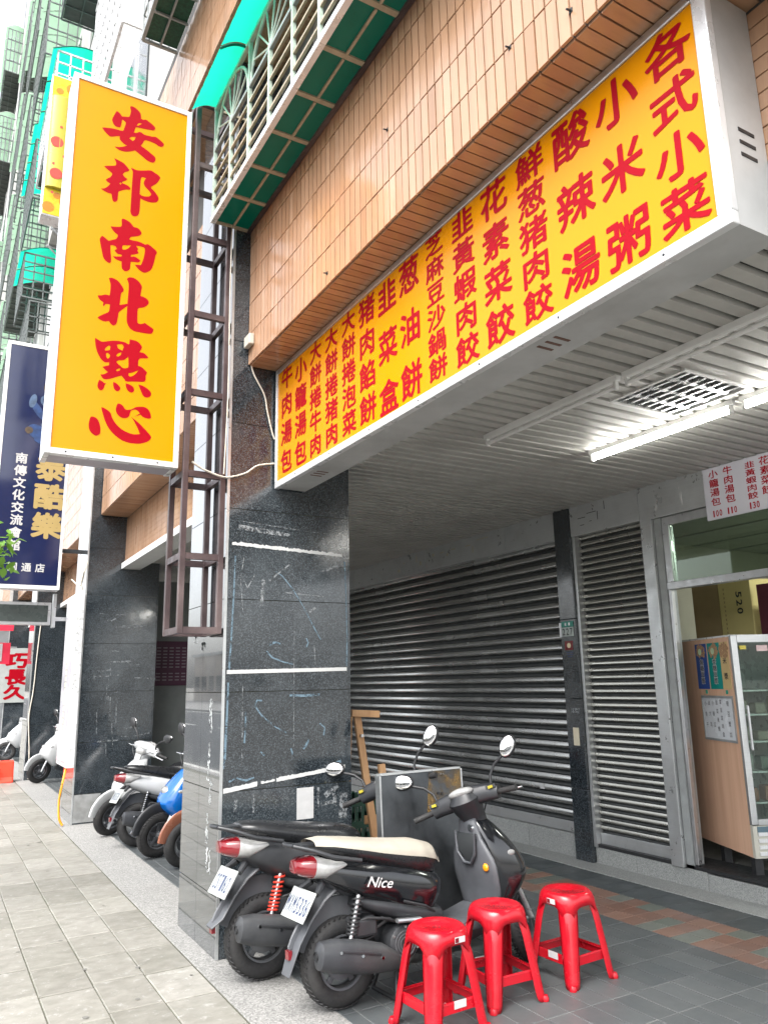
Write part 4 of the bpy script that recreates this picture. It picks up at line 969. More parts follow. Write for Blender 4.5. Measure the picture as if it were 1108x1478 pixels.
# shelf and boxes behind the fridge
sh = thing('storage_cabinet', 'low grey cabinet behind the drinks fridge', 'cabinet', (6.5, 4.1, FL))
MB().box(6.35, 6.95, 2.5, 5.2, FL, 1.92).obj('carcass', M['grey_paint'], sh, bevel=.004); MB().box(6.32, 7.0, 2.45, 5.25, 1.9205, 1.945).obj('top', M['alu'], sh)
c1 = thing('cardboard_box', 'yellow cardboard box reading 520 above the fridge', 'box', (6.5, 4.5, 1.946))
card = mat('yellow_card', (.62, .52, .22), .6, var=.08); cardb = mat('brown_card', (.38, .28, .14), .7, var=.12)
MB().box(6.35, 6.65, 4.33, 4.66, 1.946, 2.47).obj('box', card, c1, bevel=.004)
for i, ch in enumerate('520'): glyph(ch, (6.347, 4.45, 2.33 - .075 * i), .055, .06, (0, 0, -1), (0, -1, 0), M['ink'], c1, .02)
for i in range(12): MB().box(6.3485, 6.3498, 4.60, 4.61, 2.38 - .04 * i, 2.40 - .04 * i).obj('fine_print', cardb, c1)
tag(MB().box(6.36, 6.66, 4.67, 4.96, 1.946, 2.45).obj('brown_carton', cardb, None, bevel=.004), 'plain brown carton left of the yellow 520 box', 'box')
tag(MB().box(6.37, 6.39, 4.12, 4.28, 1.946, 2.40).obj('maroon_frame', mat('maroon', (.14, .03, .05), .5), None), 'maroon frame standing right of the yellow 520 box', 'frame')
tag(MB().box(6.4, 6.65, 3.6, 4.09, 1.946, 2.36).obj('pale_carton', mat('pale_card', (.62, .58, .40), .6), None, bevel=.004), 'pale carton at the right picture edge above the fridge', 'box')

# ================================================================ WINDOW CAGES AND UPPER FACADE
def awning(parent, x0, x1, z_in, z_out, ya, yb, m, nseg, name='awning_sheet', arch=.06):
    """curved corrugated sheets between ribs"""
    L_ = (yb - ya) / nseg
    for i in range(nseg):
        a, b = ya + i * L_ + .008, ya + (i + 1) * L_ - .008
        def fn(u, v):
            x = x0 + (x1 - x0) * v; z = z_in + (z_out - z_in) * v + arch * math.sin(math.pi * v) + .004 * math.sin(u * 40)
            return (x, a + (b - a) * u, z)
        MB().grid(fn, 12, 10).obj(name, m, parent, smooth=60, fix=False)
        rb = MB(); rb.tube([(x0 + (x1 - x0) * v / 10, ya + i * L_, z_in + (z_out - z_in) * v / 10 + arch * math.sin(math.pi * v / 10) - .012) for v in range(11)], .009, 6)
        rb.obj('awning_rib', M['pale_paint'] if m is M['pale_green_sheet'] else M['green_dark_sheet'], parent)

# the big near cage with fan-shaped grilles
CX_, CZ0, CZ1 = 1.471, 4.868, 5.83
ca = thing('window_cage', 'pale green window cage with fan shaped grilles and green sheet awning above the tiles', 'window cage', (1.6, 3.5, CZ0))
YC0, YC1 = .9, 4.884
MB().box(CX_ - .018, CX_ + .018, YC0, YC1, CZ0 - .002, CZ0 + .04).obj('bottom_rail', M['alu_white'], ca)
MB().box(CX_ - .014, CX_ + .014, YC0, YC1, CZ1 - .03, CZ1).obj('top_rail', M['pale_paint'], ca)
MB().box(FX - .032, FX - .004, YC0, YC1, CZ0 - .002, CZ0 + .035).obj('wall_rail', M['brown_steel'], ca)
bay = .358; ys = [YC1 - .015 - bay * i for i in range(12)]
for i, y in enumerate(ys):
    MB().box(CX_ - .012, CX_ + .012, y - .011, y + .011, CZ0 + .0405, CZ1 - .0305 if i % 2 == 0 else 5.46).obj('post', M['pale_paint'], ca)
    MB().box(CX_ + .019, FX - .033, y - .016, y + .016, CZ0 + .004, CZ0 + .034).obj('floor_bar', M['rail_paint'], ca)
    if i < len(ys) - 1:
        MB().box(CX_ + .02, FX - .034, ys[i + 1] + .018, y - .018, CZ0 + .012, CZ0 + .018).obj('floor_sheet', M['green_dark_sheet'], ca)
        MB().box((CX_ + FX) / 2 - .007, (CX_ + FX) / 2 + .007, ys[i + 1] + .018, y - .018, CZ0 - .003, CZ0 + .010).obj('floor_rod', M['rail_paint'], ca)
for z in (5.005, 5.115, 5.225, 5.335): MB().box(CX_ - .008, CX_ + .008, YC0, YC1, z - .008, z + .008).obj('rail', M['rail_paint'], ca)
MB().box(CX_ - .011, CX_ + .011, YC0, YC1, 5.44, 5.465).obj('rail', M['grey_paint'], ca)
for i in range(0, 11, 2):                   # fan grilles: half-round arch and spokes over two bays
    yc = ys[i + 1]; r = bay - .03; R_ = .345
    MB().tube([(CX_, yc + r * math.cos(math.pi * k / 16), 5.46 + R_ * math.sin(math.pi * k / 16)) for k in range(17)], .012, 8).obj('fan_arch', M['pale_paint'], ca, smooth=60)
    for k in range(1, 7):
        a_ = math.pi * k / 7; MB().cyl((CX_, yc, 5.47), (CX_, yc + (r - .005) * math.cos(a_), 5.46 + (R_ - .005) * math.sin(a_)), .007, 6).obj('fan_spoke', M['pale_paint'], ca)
    MB().ellipsoid((CX_, yc, 5.475), (.014, .035, .03), 12, 6).obj('fan_hub', M['pale_paint'], ca, smooth=60)
for z in (CZ0 + .02, 5.005, 5.2, 5.4, CZ1 - .02): MB().bar((CX_, YC1 - .012, z), (FX, YC1 - .012, z), .018).obj('end_bar', M['rail_paint'], ca)
awning(ca, CX_ + .02, 1.285, CZ1 - .005, 5.74, YC0, YC1, M['green_sheet'], 6, arch=.035)
# window wall behind the cage
ww = thing('window_wall', 'grey sliding windows behind the fan shaped cage', 'window', (2.0, 3, 5.0))
MB().box(2.0, 2.1, -1, Y_END, FZ1 - .1, 6.34).obj('wall', mat('window_wall_grey', (.25, .27, .28), .6), ww)
for i in range(8): MB().box(1.985, 2.0, .2 + .58 * i, .7 + .58 * i, 5.05, 6.2).obj('pane', M['window_dark'], ww)
for i in range(9): MB().box(1.97, 2.0, .12 + .58 * i, .18 + .58 * i, 5.04, 6.25).obj('mullion', M['alu'], ww)

# upper storeys: overhanging tiled band, then white walls with caged windows
UX = 1.45
ub = thing('upper_facade', 'tan tiled band and upper storeys overhanging the pillars', 'building', (UX, 4, 6.35))
MB().box(UX + .012, 4.5, -1.5, 9.6, 6.365, 7.42).obj('band_wall', M['grout'], ub)
rest = MB()
for c in range(int(11.0 / COLW)):
    yc = 9.58 - COLW * (c + .5)
    for r in range(4):
        zc = 6.354 + ROWH * (r + .5); rest.box(UX + random.uniform(-.001, .001), UX + .012, yc - COLW / 2 + .002, yc + COLW / 2 - .002, zc - ROWH / 2 + .003, zc + ROWH / 2 - .003)
    rest.box(UX + .0125, 2.2, yc - COLW / 2 + .002, yc + COLW / 2 - .002, 6.35, 6.364)
stuff(rest.obj('band_tiles', M['tile'], ub, fix=False))
MB().box(UX + .05, 4.5, -1.5, 9.6, 7.42, 24).obj('upper_wall', M['wall_white'], ub)
for f in range(5):
    for y in (1.0, 3.2, 5.2, 7.6):
        z = 7.5 + 3.2 * f
        w_ = MB().box(UX + .03, UX + .0495, y, y + 1.2, z + .25, z + 1.7).obj('window', M['window_dark'], ub)
        MB().box(UX + .012, UX + .0295, y + .57, y + .63, z + .25, z + 1.7).obj('mullion', M['alu'], w_)

def cage(name, label, x0, x1, ya, yb, z0, z1, paint, sheet, floor, bars, rails, group='window cages on the upper storeys', aw=.28, arch=.07):
    t = thing(name, label, 'window cage', (x1, (ya + yb) / 2, z0), group)
    b = MB()
    for zz in (z0, z1): b.box(x0 - .015, x0 + .015, ya, yb, zz - .015, zz + .015)
    for yy in (ya, yb):
        for zz in (z0, z1): b.box(x0, x1, yy - .013, yy + .013, zz - .013, zz + .013)
    stuff(b.obj('frame', paint, t))
    b = MB(); th = .007 if ya < 9.5 else (.011 if ya < 21 else .018)
    for i in range(bars + 1):
        y = ya + (yb - ya) * i / bars; b.box(x0 - th, x0 + th, y - th, y + th, z0, z1)
    for j in range(1, rails):
        z = z0 + (z1 - z0) * j / rails; b.box(x0 - th, x0 + th, ya, yb, z - th, z + th)
        for yy in (ya, yb): b.box(x0, x1, yy - th, yy + th, z - th, z + th)
    for i in range(1, 4):
        x = x0 + (x1 - x0) * i / 4
        for yy in (ya, yb): b.box(x - th, x + th, yy - th, yy + th, z0, z1)
    stuff(b.obj('grille', paint, t))
    if floor is not None:
        MB().box(x0 + .02, x1 - .01, ya + .02, yb - .02, z0 + .016, z0 + .022).obj('floor_sheet', floor, t)
        b = MB()
        for i in range(1, int((yb - ya) / .28)): b.box(x0, x1, ya + .28 * i - .008, ya + .28 * i + .008, z0 - .01, z0 + .012)
        b.box((x0 + x1) / 2 - .008, (x0 + x1) / 2 + .008, ya, yb, z0 - .012, z0 - .0105 + .02)
        stuff(b.obj('floor_bars', paint, t))
    if sheet is not None: awning(t, x1 - .02, x0 - aw, z1 + .16, z1 - .02, ya - .05, yb + .05, sheet, max(2, int((yb - ya) / .55)), arch=arch)
    return t
mesh_green = mat('dark_green_mesh', (.01, .085, .045), .6, var=.6, vs=40)
cage('window_cage', 'window cage with dark green mesh floor overhead at the top of the picture', 1.13, 1.44, 4.3, 6.05, 7.28, 8.3, M['grey_paint'], None, mesh_green, 10, 4)
cage('window_cage', 'white lattice window cage left of the dark green mesh one', 1.1, 1.44, 7.0, 9.1, 8.3, 10.3, M['alu_white'], None, None, 16, 5)

# pale wall of the next building and its many cages
WX = 1.55
nbld = thing('white_apartment_block', 'white apartment block with rows of caged windows behind the yellow sign', 'building', (WX, 16, 6.3))
MB().box(WX, 9, 9.62, 26.5, 6.36, 23.5).obj('wall', M['wall_white'], nbld)
for i, y in enumerate((9.62, 13.8, 18.0, 22.2, 26.3)): MB().box(WX - .09, WX - .001, y, y + .3, 6.36, 23.5).obj('pier', M['wall_white'], nbld)
for f in range(5):
    for i, y in enumerate((10.4, 12.2, 14.6, 16.6, 18.8, 20.6, 23.0, 24.9)):
        z = 7.2 + 3.15 * f
        w_ = MB().box(WX - .012, WX - .001, y, y + 1.2, z, z + 1.6).obj('window', M['window_dark'], nbld); MB().box(WX - .03, WX - .0125, y + .57, y + .63, z, z + 1.6).obj('mullion', M['alu'], w_)
for j, (y, z) in enumerate(((10.1, 6.5), (13.2, 6.6), (15.9, 9.6), (11.7, 9.7), (17.6, 12.8))):
    MB().box(WX - .05, WX - .004, y, y + .05, z, z + 2.8).obj('drain_pipe', M['alu_white'], nbld)
farb = thing('far_apartment_block', 'farther apartment block with pale green awnings at the left edge', 'building', (.8, 40, 0))
MB().box(.85, 10, 26.6, 70, 3.4, 30).obj('wall', M['wall_white'], farb)
for f in range(8):
    for i in range(14):
        z = 4.6 + 3.05 * f; y = 27.5 + 3.0 * i; MB().box(.835, .849, y, y + 1.5, z, z + 1.5).obj('window', M['window_dark'], farb)
MB().box(1.2, 10, 26.6, 70, -.1, 3.39).obj('ground_storey', mat('far_shop_grey', (.2, .21, .22), .6), farb)
rc = random.Random(11)
# (ya, yb, z0, height, colour)
CG = [(11.0, 13.2, 10.15, 1.0, 't'), (14.2, 16.4, 7.0, 1.5, 'g'), (13.9, 16.3, 10.4, 1.5, 't'), (10.3, 12.6, 13.2, 1.5, 'g'), (14.0, 16.6, 13.6, 1.5, 'p'), (17.6, 20.2, 7.3, 1.6, 'p'),
      (17.3, 20.4, 10.5, 1.6, 'p'), (17.5, 20.5, 13.7, 1.6, 'p'), (17.2, 20.6, 16.9, 1.6, 'p'), (10.6, 13.0, 16.4, 1.5, 'g'), (14.0, 16.6, 16.8, 1.5, 'g'), (21.6, 25.0, 6.8, 1.7, 'p'), (21.4, 25.2, 10.1, 1.7, 'p'),
      (21.5, 25.4, 13.4, 1.7, 'p'), (21.5, 25.4, 16.7, 1.7, 'p'), (21.6, 25.2, 20.0, 1.7, 'p'), (17.4, 20.4, 20.1, 1.6, 'p'), (14.6, 16.0, 8.75, .9, 't')]
wherez = {8: 'low', 6: 'lowest', 7: 'lowest', 9: 'second', 10: 'second', 13: 'third', 16: 'fourth', 20: 'highest'}
for i, (ya, yb, z0, h_, k) in enumerate(CG):
    sheet = {'t': M['green_sheet'], 'p': M['pale_green_sheet'], 'g': None}[k]; kindw = {'t': 'teal awning', 'p': 'pale green awning', 'g': 'bare grey bars'}[k]
    pos = 'nearest' if ya < 13 else ('second' if ya < 17 else ('third' if ya < 21 else 'fourth'))
    cage('window_cage', 'window cage with %s, %s caged storey, %s bay of the white block' % (kindw if i != 17 else 'small ' + kindw, wherez[int(z0)], pos), WX - (.72 if k != 'g' else .6), WX, ya, yb, z0, z0 + h_, M['cage_paint'] if i else M['alu_white'], sheet, mat('floor_grid_dark', (.09, .09, .085), .7) if i % 3 == 0 else None, 12, 5, aw=.08, arch=.10)
for i in range(25):
    ya = 27.2 + (i % 5) * 5.0; z0 = 6.0 + 4.4 * (i // 5) + (i % 2) * .7
    cage('window_cage', 'far block window cage with pale awning, %s row, %s from the near end' % (['lowest', 'second', 'third', 'fourth', 'topmost'][i // 5], ['first', 'second', 'third', 'fourth', 'fifth'][i % 5]), .34, .845, ya, ya + 3.6, z0, z0 + 1.8, M['cage_paint'], M['pale_green_sheet'], mat('floor_grid_dark', (.09, .09, .085), .7), 10, 4, aw=.08, arch=.12)
# air conditioners with brackets
for i, (y, z, lab) in enumerate(((10.5, 7.9, 'grey air conditioner under the polka dot sign'), (12.9, 9.35, 'air conditioner hung beside the teal awning cage'), (13.2, 12.3, 'air conditioner high on the white block'))):
    t = thing('air_conditioner', lab, 'air conditioner', (WX - .3, y, z), 'air conditioners on the white block')
    MB().box(WX - .42, WX - .06, y, y + .8, z, z + .55).obj('case', mat('ac_beige', (.5, .49, .45), .5, dirt=.4), t, bevel=.01)
    MB().lathe([(0, 0), (.2, 0)], (WX - .423, y + .3, z + .28), 'x', 20).obj('fan_grille', M['dark'], t, fix=False)
    for yy in (y + .1, y + .7):
        MB().bar((WX - .45, yy, z - .02), (WX, yy, z - .02), .03).obj('bracket', M['alu'], t); MB().bar((WX - .42, yy, z - .03), (WX, yy, z - .4), .025).obj('bracket', M['alu'], t)
    MB().box(WX - .6, WX - .01, y - .1, y + .9, z + .75, z + .775).obj('rain_shelf', M['grey_paint'], t)

# ================================================================ OTHER SIGNS ALONG THE STREET
pk = thing('polka_dot_sign', 'yellow vertical sign with red polka dots behind the big yellow sign', 'sign', (.9, 10.4, 7.95))
py_, px0, px1, pz0, pz1 = 10.4, .735, 1.40, 7.97, 10.22
MB().box(px0, px1, py_ + .006, py_ + .28, pz0, pz1).obj('box', M['alu_white'], pk, bevel=.01)
cheese = mat('cheese_yellow', (.55, .42, .01), .3, var=.05); cheese2 = mat('cheese_orange', (.55, .2, .005), .3)
for z0, z1 in ((pz0 + .02, pz0 + .42), (pz1 - .36, pz1 - .02)): MB().box(px0 + .015, px1 - .015, py_ + .0, py_ + .0055, z0, z1).obj('cheese_field', cheese, pk)
MB().box(px0 + .015, px1 - .015, py_ + .002, py_ + .0055, pz0 + .4205, pz1 - .3605).obj('purple_field', mat('grey_purple', (.22, .22, .27), .4), pk)
MB().sweep([(px0 + .16, py_ - .01, pz0 + .425), (px0 + .16, py_ - .01, pz1 - .365)], [(.05, .14)] * 2, 20).obj('round_column', mat('lime_yellow', (.42, .38, .04), .35, var=.05), pk, smooth=50)
for i, (x, z, r) in enumerate(((.98, 9.62, .085), (.86, 9.1, .085), (.96, 8.9, .02), (.88, 8.6, .085), (.85, 8.3, .02), (.84, 8.75, .02), (.90, 9.35, .02), (.84, 8.45 - .02, .0))):
    if r: MB().lathe([(0, 0), (r, 0)], (x, py_ - .064 + abs(x - .895) * .12, z), 'y', 18).obj('red_dot', mat('dot_red', (.5, .05, .03), .4), pk, fix=False)
for x, z, r in ((.82, 8.1, .08), (1.05, 8.22, .1), (1.02, 10.05, .09), (.85, 9.97, .05), (1.2, 8.1, .06), (.92, 8.3, .05)): MB().lathe([(0, 0), (r, 0)], (x, py_ - .001, z), 'y', 18).obj('cheese_hole', cheese2, pk, fix=False)
MB().box(px1, 1.55, py_ + .1, py_ + .15, pz0 + .3, pz0 + .36).obj('bracket', M['alu'], pk); MB().box(px1, 1.55, py_ + .1, py_ + .15, pz1 - .36, pz1 - .3).obj('bracket', M['alu'], pk)

ny = 10.9
nv = thing('navy_sign', 'navy blue vertical light box sign with gold and white characters', 'sign', (.95, ny, 2.86))
nx0, nx1, nz0, nz1 = .515, 1.385, 2.88, 6.26
MB().box(nx0, nx1, ny + .01, ny + .25, nz0, nz1).obj('box', M['alu_white'], nv, bevel=.008)
MB().box(nx0 + .04, nx1 - .035, ny, ny + .0095, nz0 + .05, nz1 - .05).obj('face_panel', mat('navy_acrylic', (.012, .018, .065), .1, var=.1, coat=.5, rvar=.03), nv)
for a in ((nx0, nx0 + .038, nz0, nz1), (nx1 - .034, nx1, nz0, nz1), (nx0 + .0385, nx1 - .0345, nz0, nz0 + .048), (nx0 + .0385, nx1 - .0345, nz1 - .048, nz1)): MB().box(a[0], a[1], ny - .006, ny + .0095, a[2], a[3]).obj('frame', M['white'], nv)
gold = mat('gold_vinyl', (.40, .29, .11), .35, var=.1); wht = M['paper']
for ch, z in (('泰', 4.52), ('酷', 4.13), ('樂', 3.73)): glyph(ch, (1.17, ny - .002, z), .38, .36, (1, 0, 0), (0, 0, 1), gold, nv, .04)
column('南傳文化交流會館', (.80, ny - .002, 4.62), .168, .155, .15, (1, 0, 0), wht, nv, .03)
for i, ch in enumerate('圓通店'): glyph(ch, (.80 + .165 * i, ny - .002, 3.16), .12, .12, (1, 0, 0), (0, 0, 1), wht, nv, .025)
# painted seated figure in blue and gold, as soft curved strokes
fb = [mat('fig_blue', (.02, .06, .19), .4, var=.6, vs=16), mat('fig_pale', (.09, .15, .26), .4, var=.6, vs=16), mat('fig_gold', (.10, .065, .035), .5, var=.6, vs=22), mat('fig_deep', (.012, .03, .11), .4, var=.5, vs=16)]
def blob(x, z, rx, rz, m, i, a=0):
    b = MB(); n_ = 20; b.add([(x + rx * math.cos(2 * math.pi * k / n_) * math.cos(a) - rz * math.sin(2 * math.pi * k / n_) * math.sin(a), ny - .0015 - .0003 * i, z + rx * math.cos(2 * math.pi * k / n_) * math.sin(a) + rz * math.sin(2 * math.pi * k / n_) * math.cos(a)) for k in range(n_)], [tuple(range(n_))]); b.obj('painted_figure', m, nv, fix=False)
for i, q in enumerate(((1.2, 5.66, .20, .16, 2, 0), (1.2, 5.72, .12, .1, 3, 0), (1.22, 5.45, .13, .16, 0, 0), (1.05, 5.46, .075, .09, 1, .4), (1.055, 5.46, .05, .065, 3, .4), (1.2, 5.2, .17, .13, 0, 0), (1.2, 5.12, .2, .07, 1, 0), (1.2, 5.15, .17, .055, 3, 0), (.95, 5.32, .05, .16, 0, .6), (.88, 5.44, .045, .1, 1, -.2), (.98, 5.0, .15, .1, 0, -.5), (1.2, 4.94, .16, .06, 2, 0), (1.12, 4.86, .2, .05, 0, -.25), (.86, 5.02, .05, .05, 2, 0), (1.2, 5.4, .03, .16, 1, .1), (1.28, 5.3, .03, .1, 1, -.3))):
    blob(q[0], q[1], q[2], q[3], fb[q[4]], i, q[5])
MB().box(nx1, 1.634, ny + .1, ny + .15, 3.4, 3.45).obj('bracket', M['dark'], nv); MB().box(nx1, 1.634, ny + .1, ny + .15, 5.6, 5.65).obj('bracket', M['dark'], nv)

ld = thing('dark_display_panel', 'dark blank display panel in an aluminium frame below the navy sign', 'display', (.8, 11.2, 2.42))
MB().box(.3, 1.34, 11.2, 11.32, 2.44, 2.74).obj('case', M['alu'], ld, bevel=.006); MB().box(.34, 1.30, 11.192, 11.199, 2.48, 2.70).obj('screen', mat('dull_screen', (.06, .075, .07), .3), ld)
MB().box(1.36, 1.40, 11.2, 11.3, 2.41, 2.86).obj('hanger', M['alu'], ld); MB().box(1.40, 1.63, 11.22, 11.27, 2.5, 2.55).obj('hanger', M['alu'], ld)

lb = thing('pillar_light_box', 'white faded light box on the street face of the second pillar', 'light box', (1.56, 10.8, .64))
MB().box(1.535, 1.633, PY[1] - .03, 11.2, .66, 2.78).obj('box', M['alu_white'], lb, bevel=.006)
MB().box(1.529, 1.5345, PY[1] + .03, 11.15, .71, 2.73).obj('face_panel', mat('faded_print', (.62, .60, .66), .2, var=.25, vs=2.5, coat=.4), lb)
for i in range(14): MB().box(1.5275, 1.5288, 10.75, 10.86, .95 + .075 * i, 1.005 + .075 * i).obj('faded_lettering', mat('faded_yellow', (.62, .58, .38), .5), lb)

bt = thing('red_letter_board', 'white board with red brush lettering on the farthest pillar', 'sign', (1.6, PY[3], 1.5))
bx0, bx1, bz0, bz1 = 1.42, 2.35, 1.30, 2.62
MB().box(bx0, bx1, PY[3] - .05, PY[3] - .002, bz0, bz1).obj('board', M['plate'], bt)
for ch, z, s_ in (('巧', 2.32, .40), ('長', 1.92, .40), ('久', 1.55, .36)): glyph(ch, (1.86, PY[3] - .053, z), .5, s_, (1, 0, 0), (0, 0, 1), M['red_vinyl'], bt, .045)
rp = thing('red_poster', 'small red and white poster with an orange bow beside the far board', 'poster', (1.2, 19, 2.1))
MB().box(.98, 1.5, 19.0, 19.04, 2.16, 2.62).obj('sheet', mat('poster_red', (.72, .03, .07), .4), rp); MB().box(1.0, 1.34, 18.99, 18.999, 2.22, 2.6).obj('white_field', M['paper'], rp); MB().box(1.0, 1.30, 18.985, 18.9895, 2.36, 2.45).obj('orange_bow', M['orange_hose'], rp)
MB().box(1.5, 1.63, 19.01, 19.03, 2.5, 2.54).obj('hanger', M['alu'], rp)
ry = thing('red_yellow_sign', 'red and yellow sign strip seen above the dark display panel', 'sign', (1.2, 18.6, 2.9))
MB().box(1.0, 1.5, 18.6, 18.66, 2.86, 3.2).obj('red_field', mat('poster_red', (.72, .03, .07), .4), ry); MB().box(.7, .999, 18.6, 18.66, 2.86, 3.2).obj('yellow_field', cheese, ry); MB().box(1.5, 1.63, 18.61, 18.64, 3.0, 3.05).obj('hanger', M['alu'], ry)

# ================================================================ CABLES
def cable(name, label, pts, r=.006, m=None, sub=10):
    P_ = [Vector(p) for p in pts]; out = []
    for i in range(len(P_) - 1):
        p0, p1, p2, p3 = P_[max(i - 1, 0)], P_[i], P_[i + 1], P_[min(i + 2, len(P_) - 1)]
        for k in range(sub):
            t = k / sub; out.append(.5 * ((2 * p1) + (p2 - p0) * t + (2 * p0 - 5 * p1 + 4 * p2 - p3) * t * t + (3 * p1 - p0 - 3 * p2 + p3) * t ** 3))
    out.append(P_[-1]); return tag(MB().tube(out, r, 6).obj(name, m or M['cable'], smooth=60), label, 'cable')
cable('cable', 'pale cable drooping from the steel frame across the pillar to the banner', [(1.38, 4.87, 3.06), (1.45, 4.87, 3.02), (1.58, 4.865, 2.98), (1.66, 4.872, 2.99), (1.76, 4.872, 3.03), (1.84, 4.872, 3.09), (1.96, 4.868, 3.12)], .007)
cable('cable', 'pale cable hanging from the tile corner down to the banner end', [(1.772, 4.87, 3.86), (1.80, 4.868, 3.76), (1.88, 4.868, 3.62), (1.905, 4.868, 3.5), (1.94, 4.868, 3.36), (1.962, 4.868, 3.3)], .006)
jb = tag(MB().box(1.72, 1.758, 4.76, 4.87, 3.94, 4.02).obj('junction_box', M['cable'], bevel=.006), 'small beige junction box at the lower corner of the tiled fascia', 'junction box')
cable('cable', 'pale cable dangling down the third pillar to the ground', [(1.75, PY[2] - .01, 3.0), (1.72, PY[2] - .012, 2.3), (1.7, PY[2] - .012, 1.6), (1.66, PY[2] - .012, 1.1), (1.71, PY[2] - .012, .5), (1.73, PY[2] - .014, .02)], .012)
cable('cable', 'tangle of pale wires beside the navy sign and the white light box', [(1.5, 10.7, 3.0), (1.58, 10.5, 2.9), (1.60, 10.36, 3.05), (1.63, 10.35, 3.2), (1.57, 10.36, 2.95), (1.60, 10.37, 2.82)], .009)
cable('hose', 'orange hose at the foot of the white light box', [(1.56, 10.5, .66), (1.52, 10.42, .5), (1.49, 10.4, .3), (1.5, 10.38, .1), (1.54, 10.36, .012)], .014, M['orange_hose'])
jw = cable('cable', 'thin cable running up the pillar beside the steel frame', [(1.60, 4.87, 3.0), (1.615, 4.87, 3.6), (1.61, 4.87, 4.4), (1.615, 4.87, 5.2)], .005)

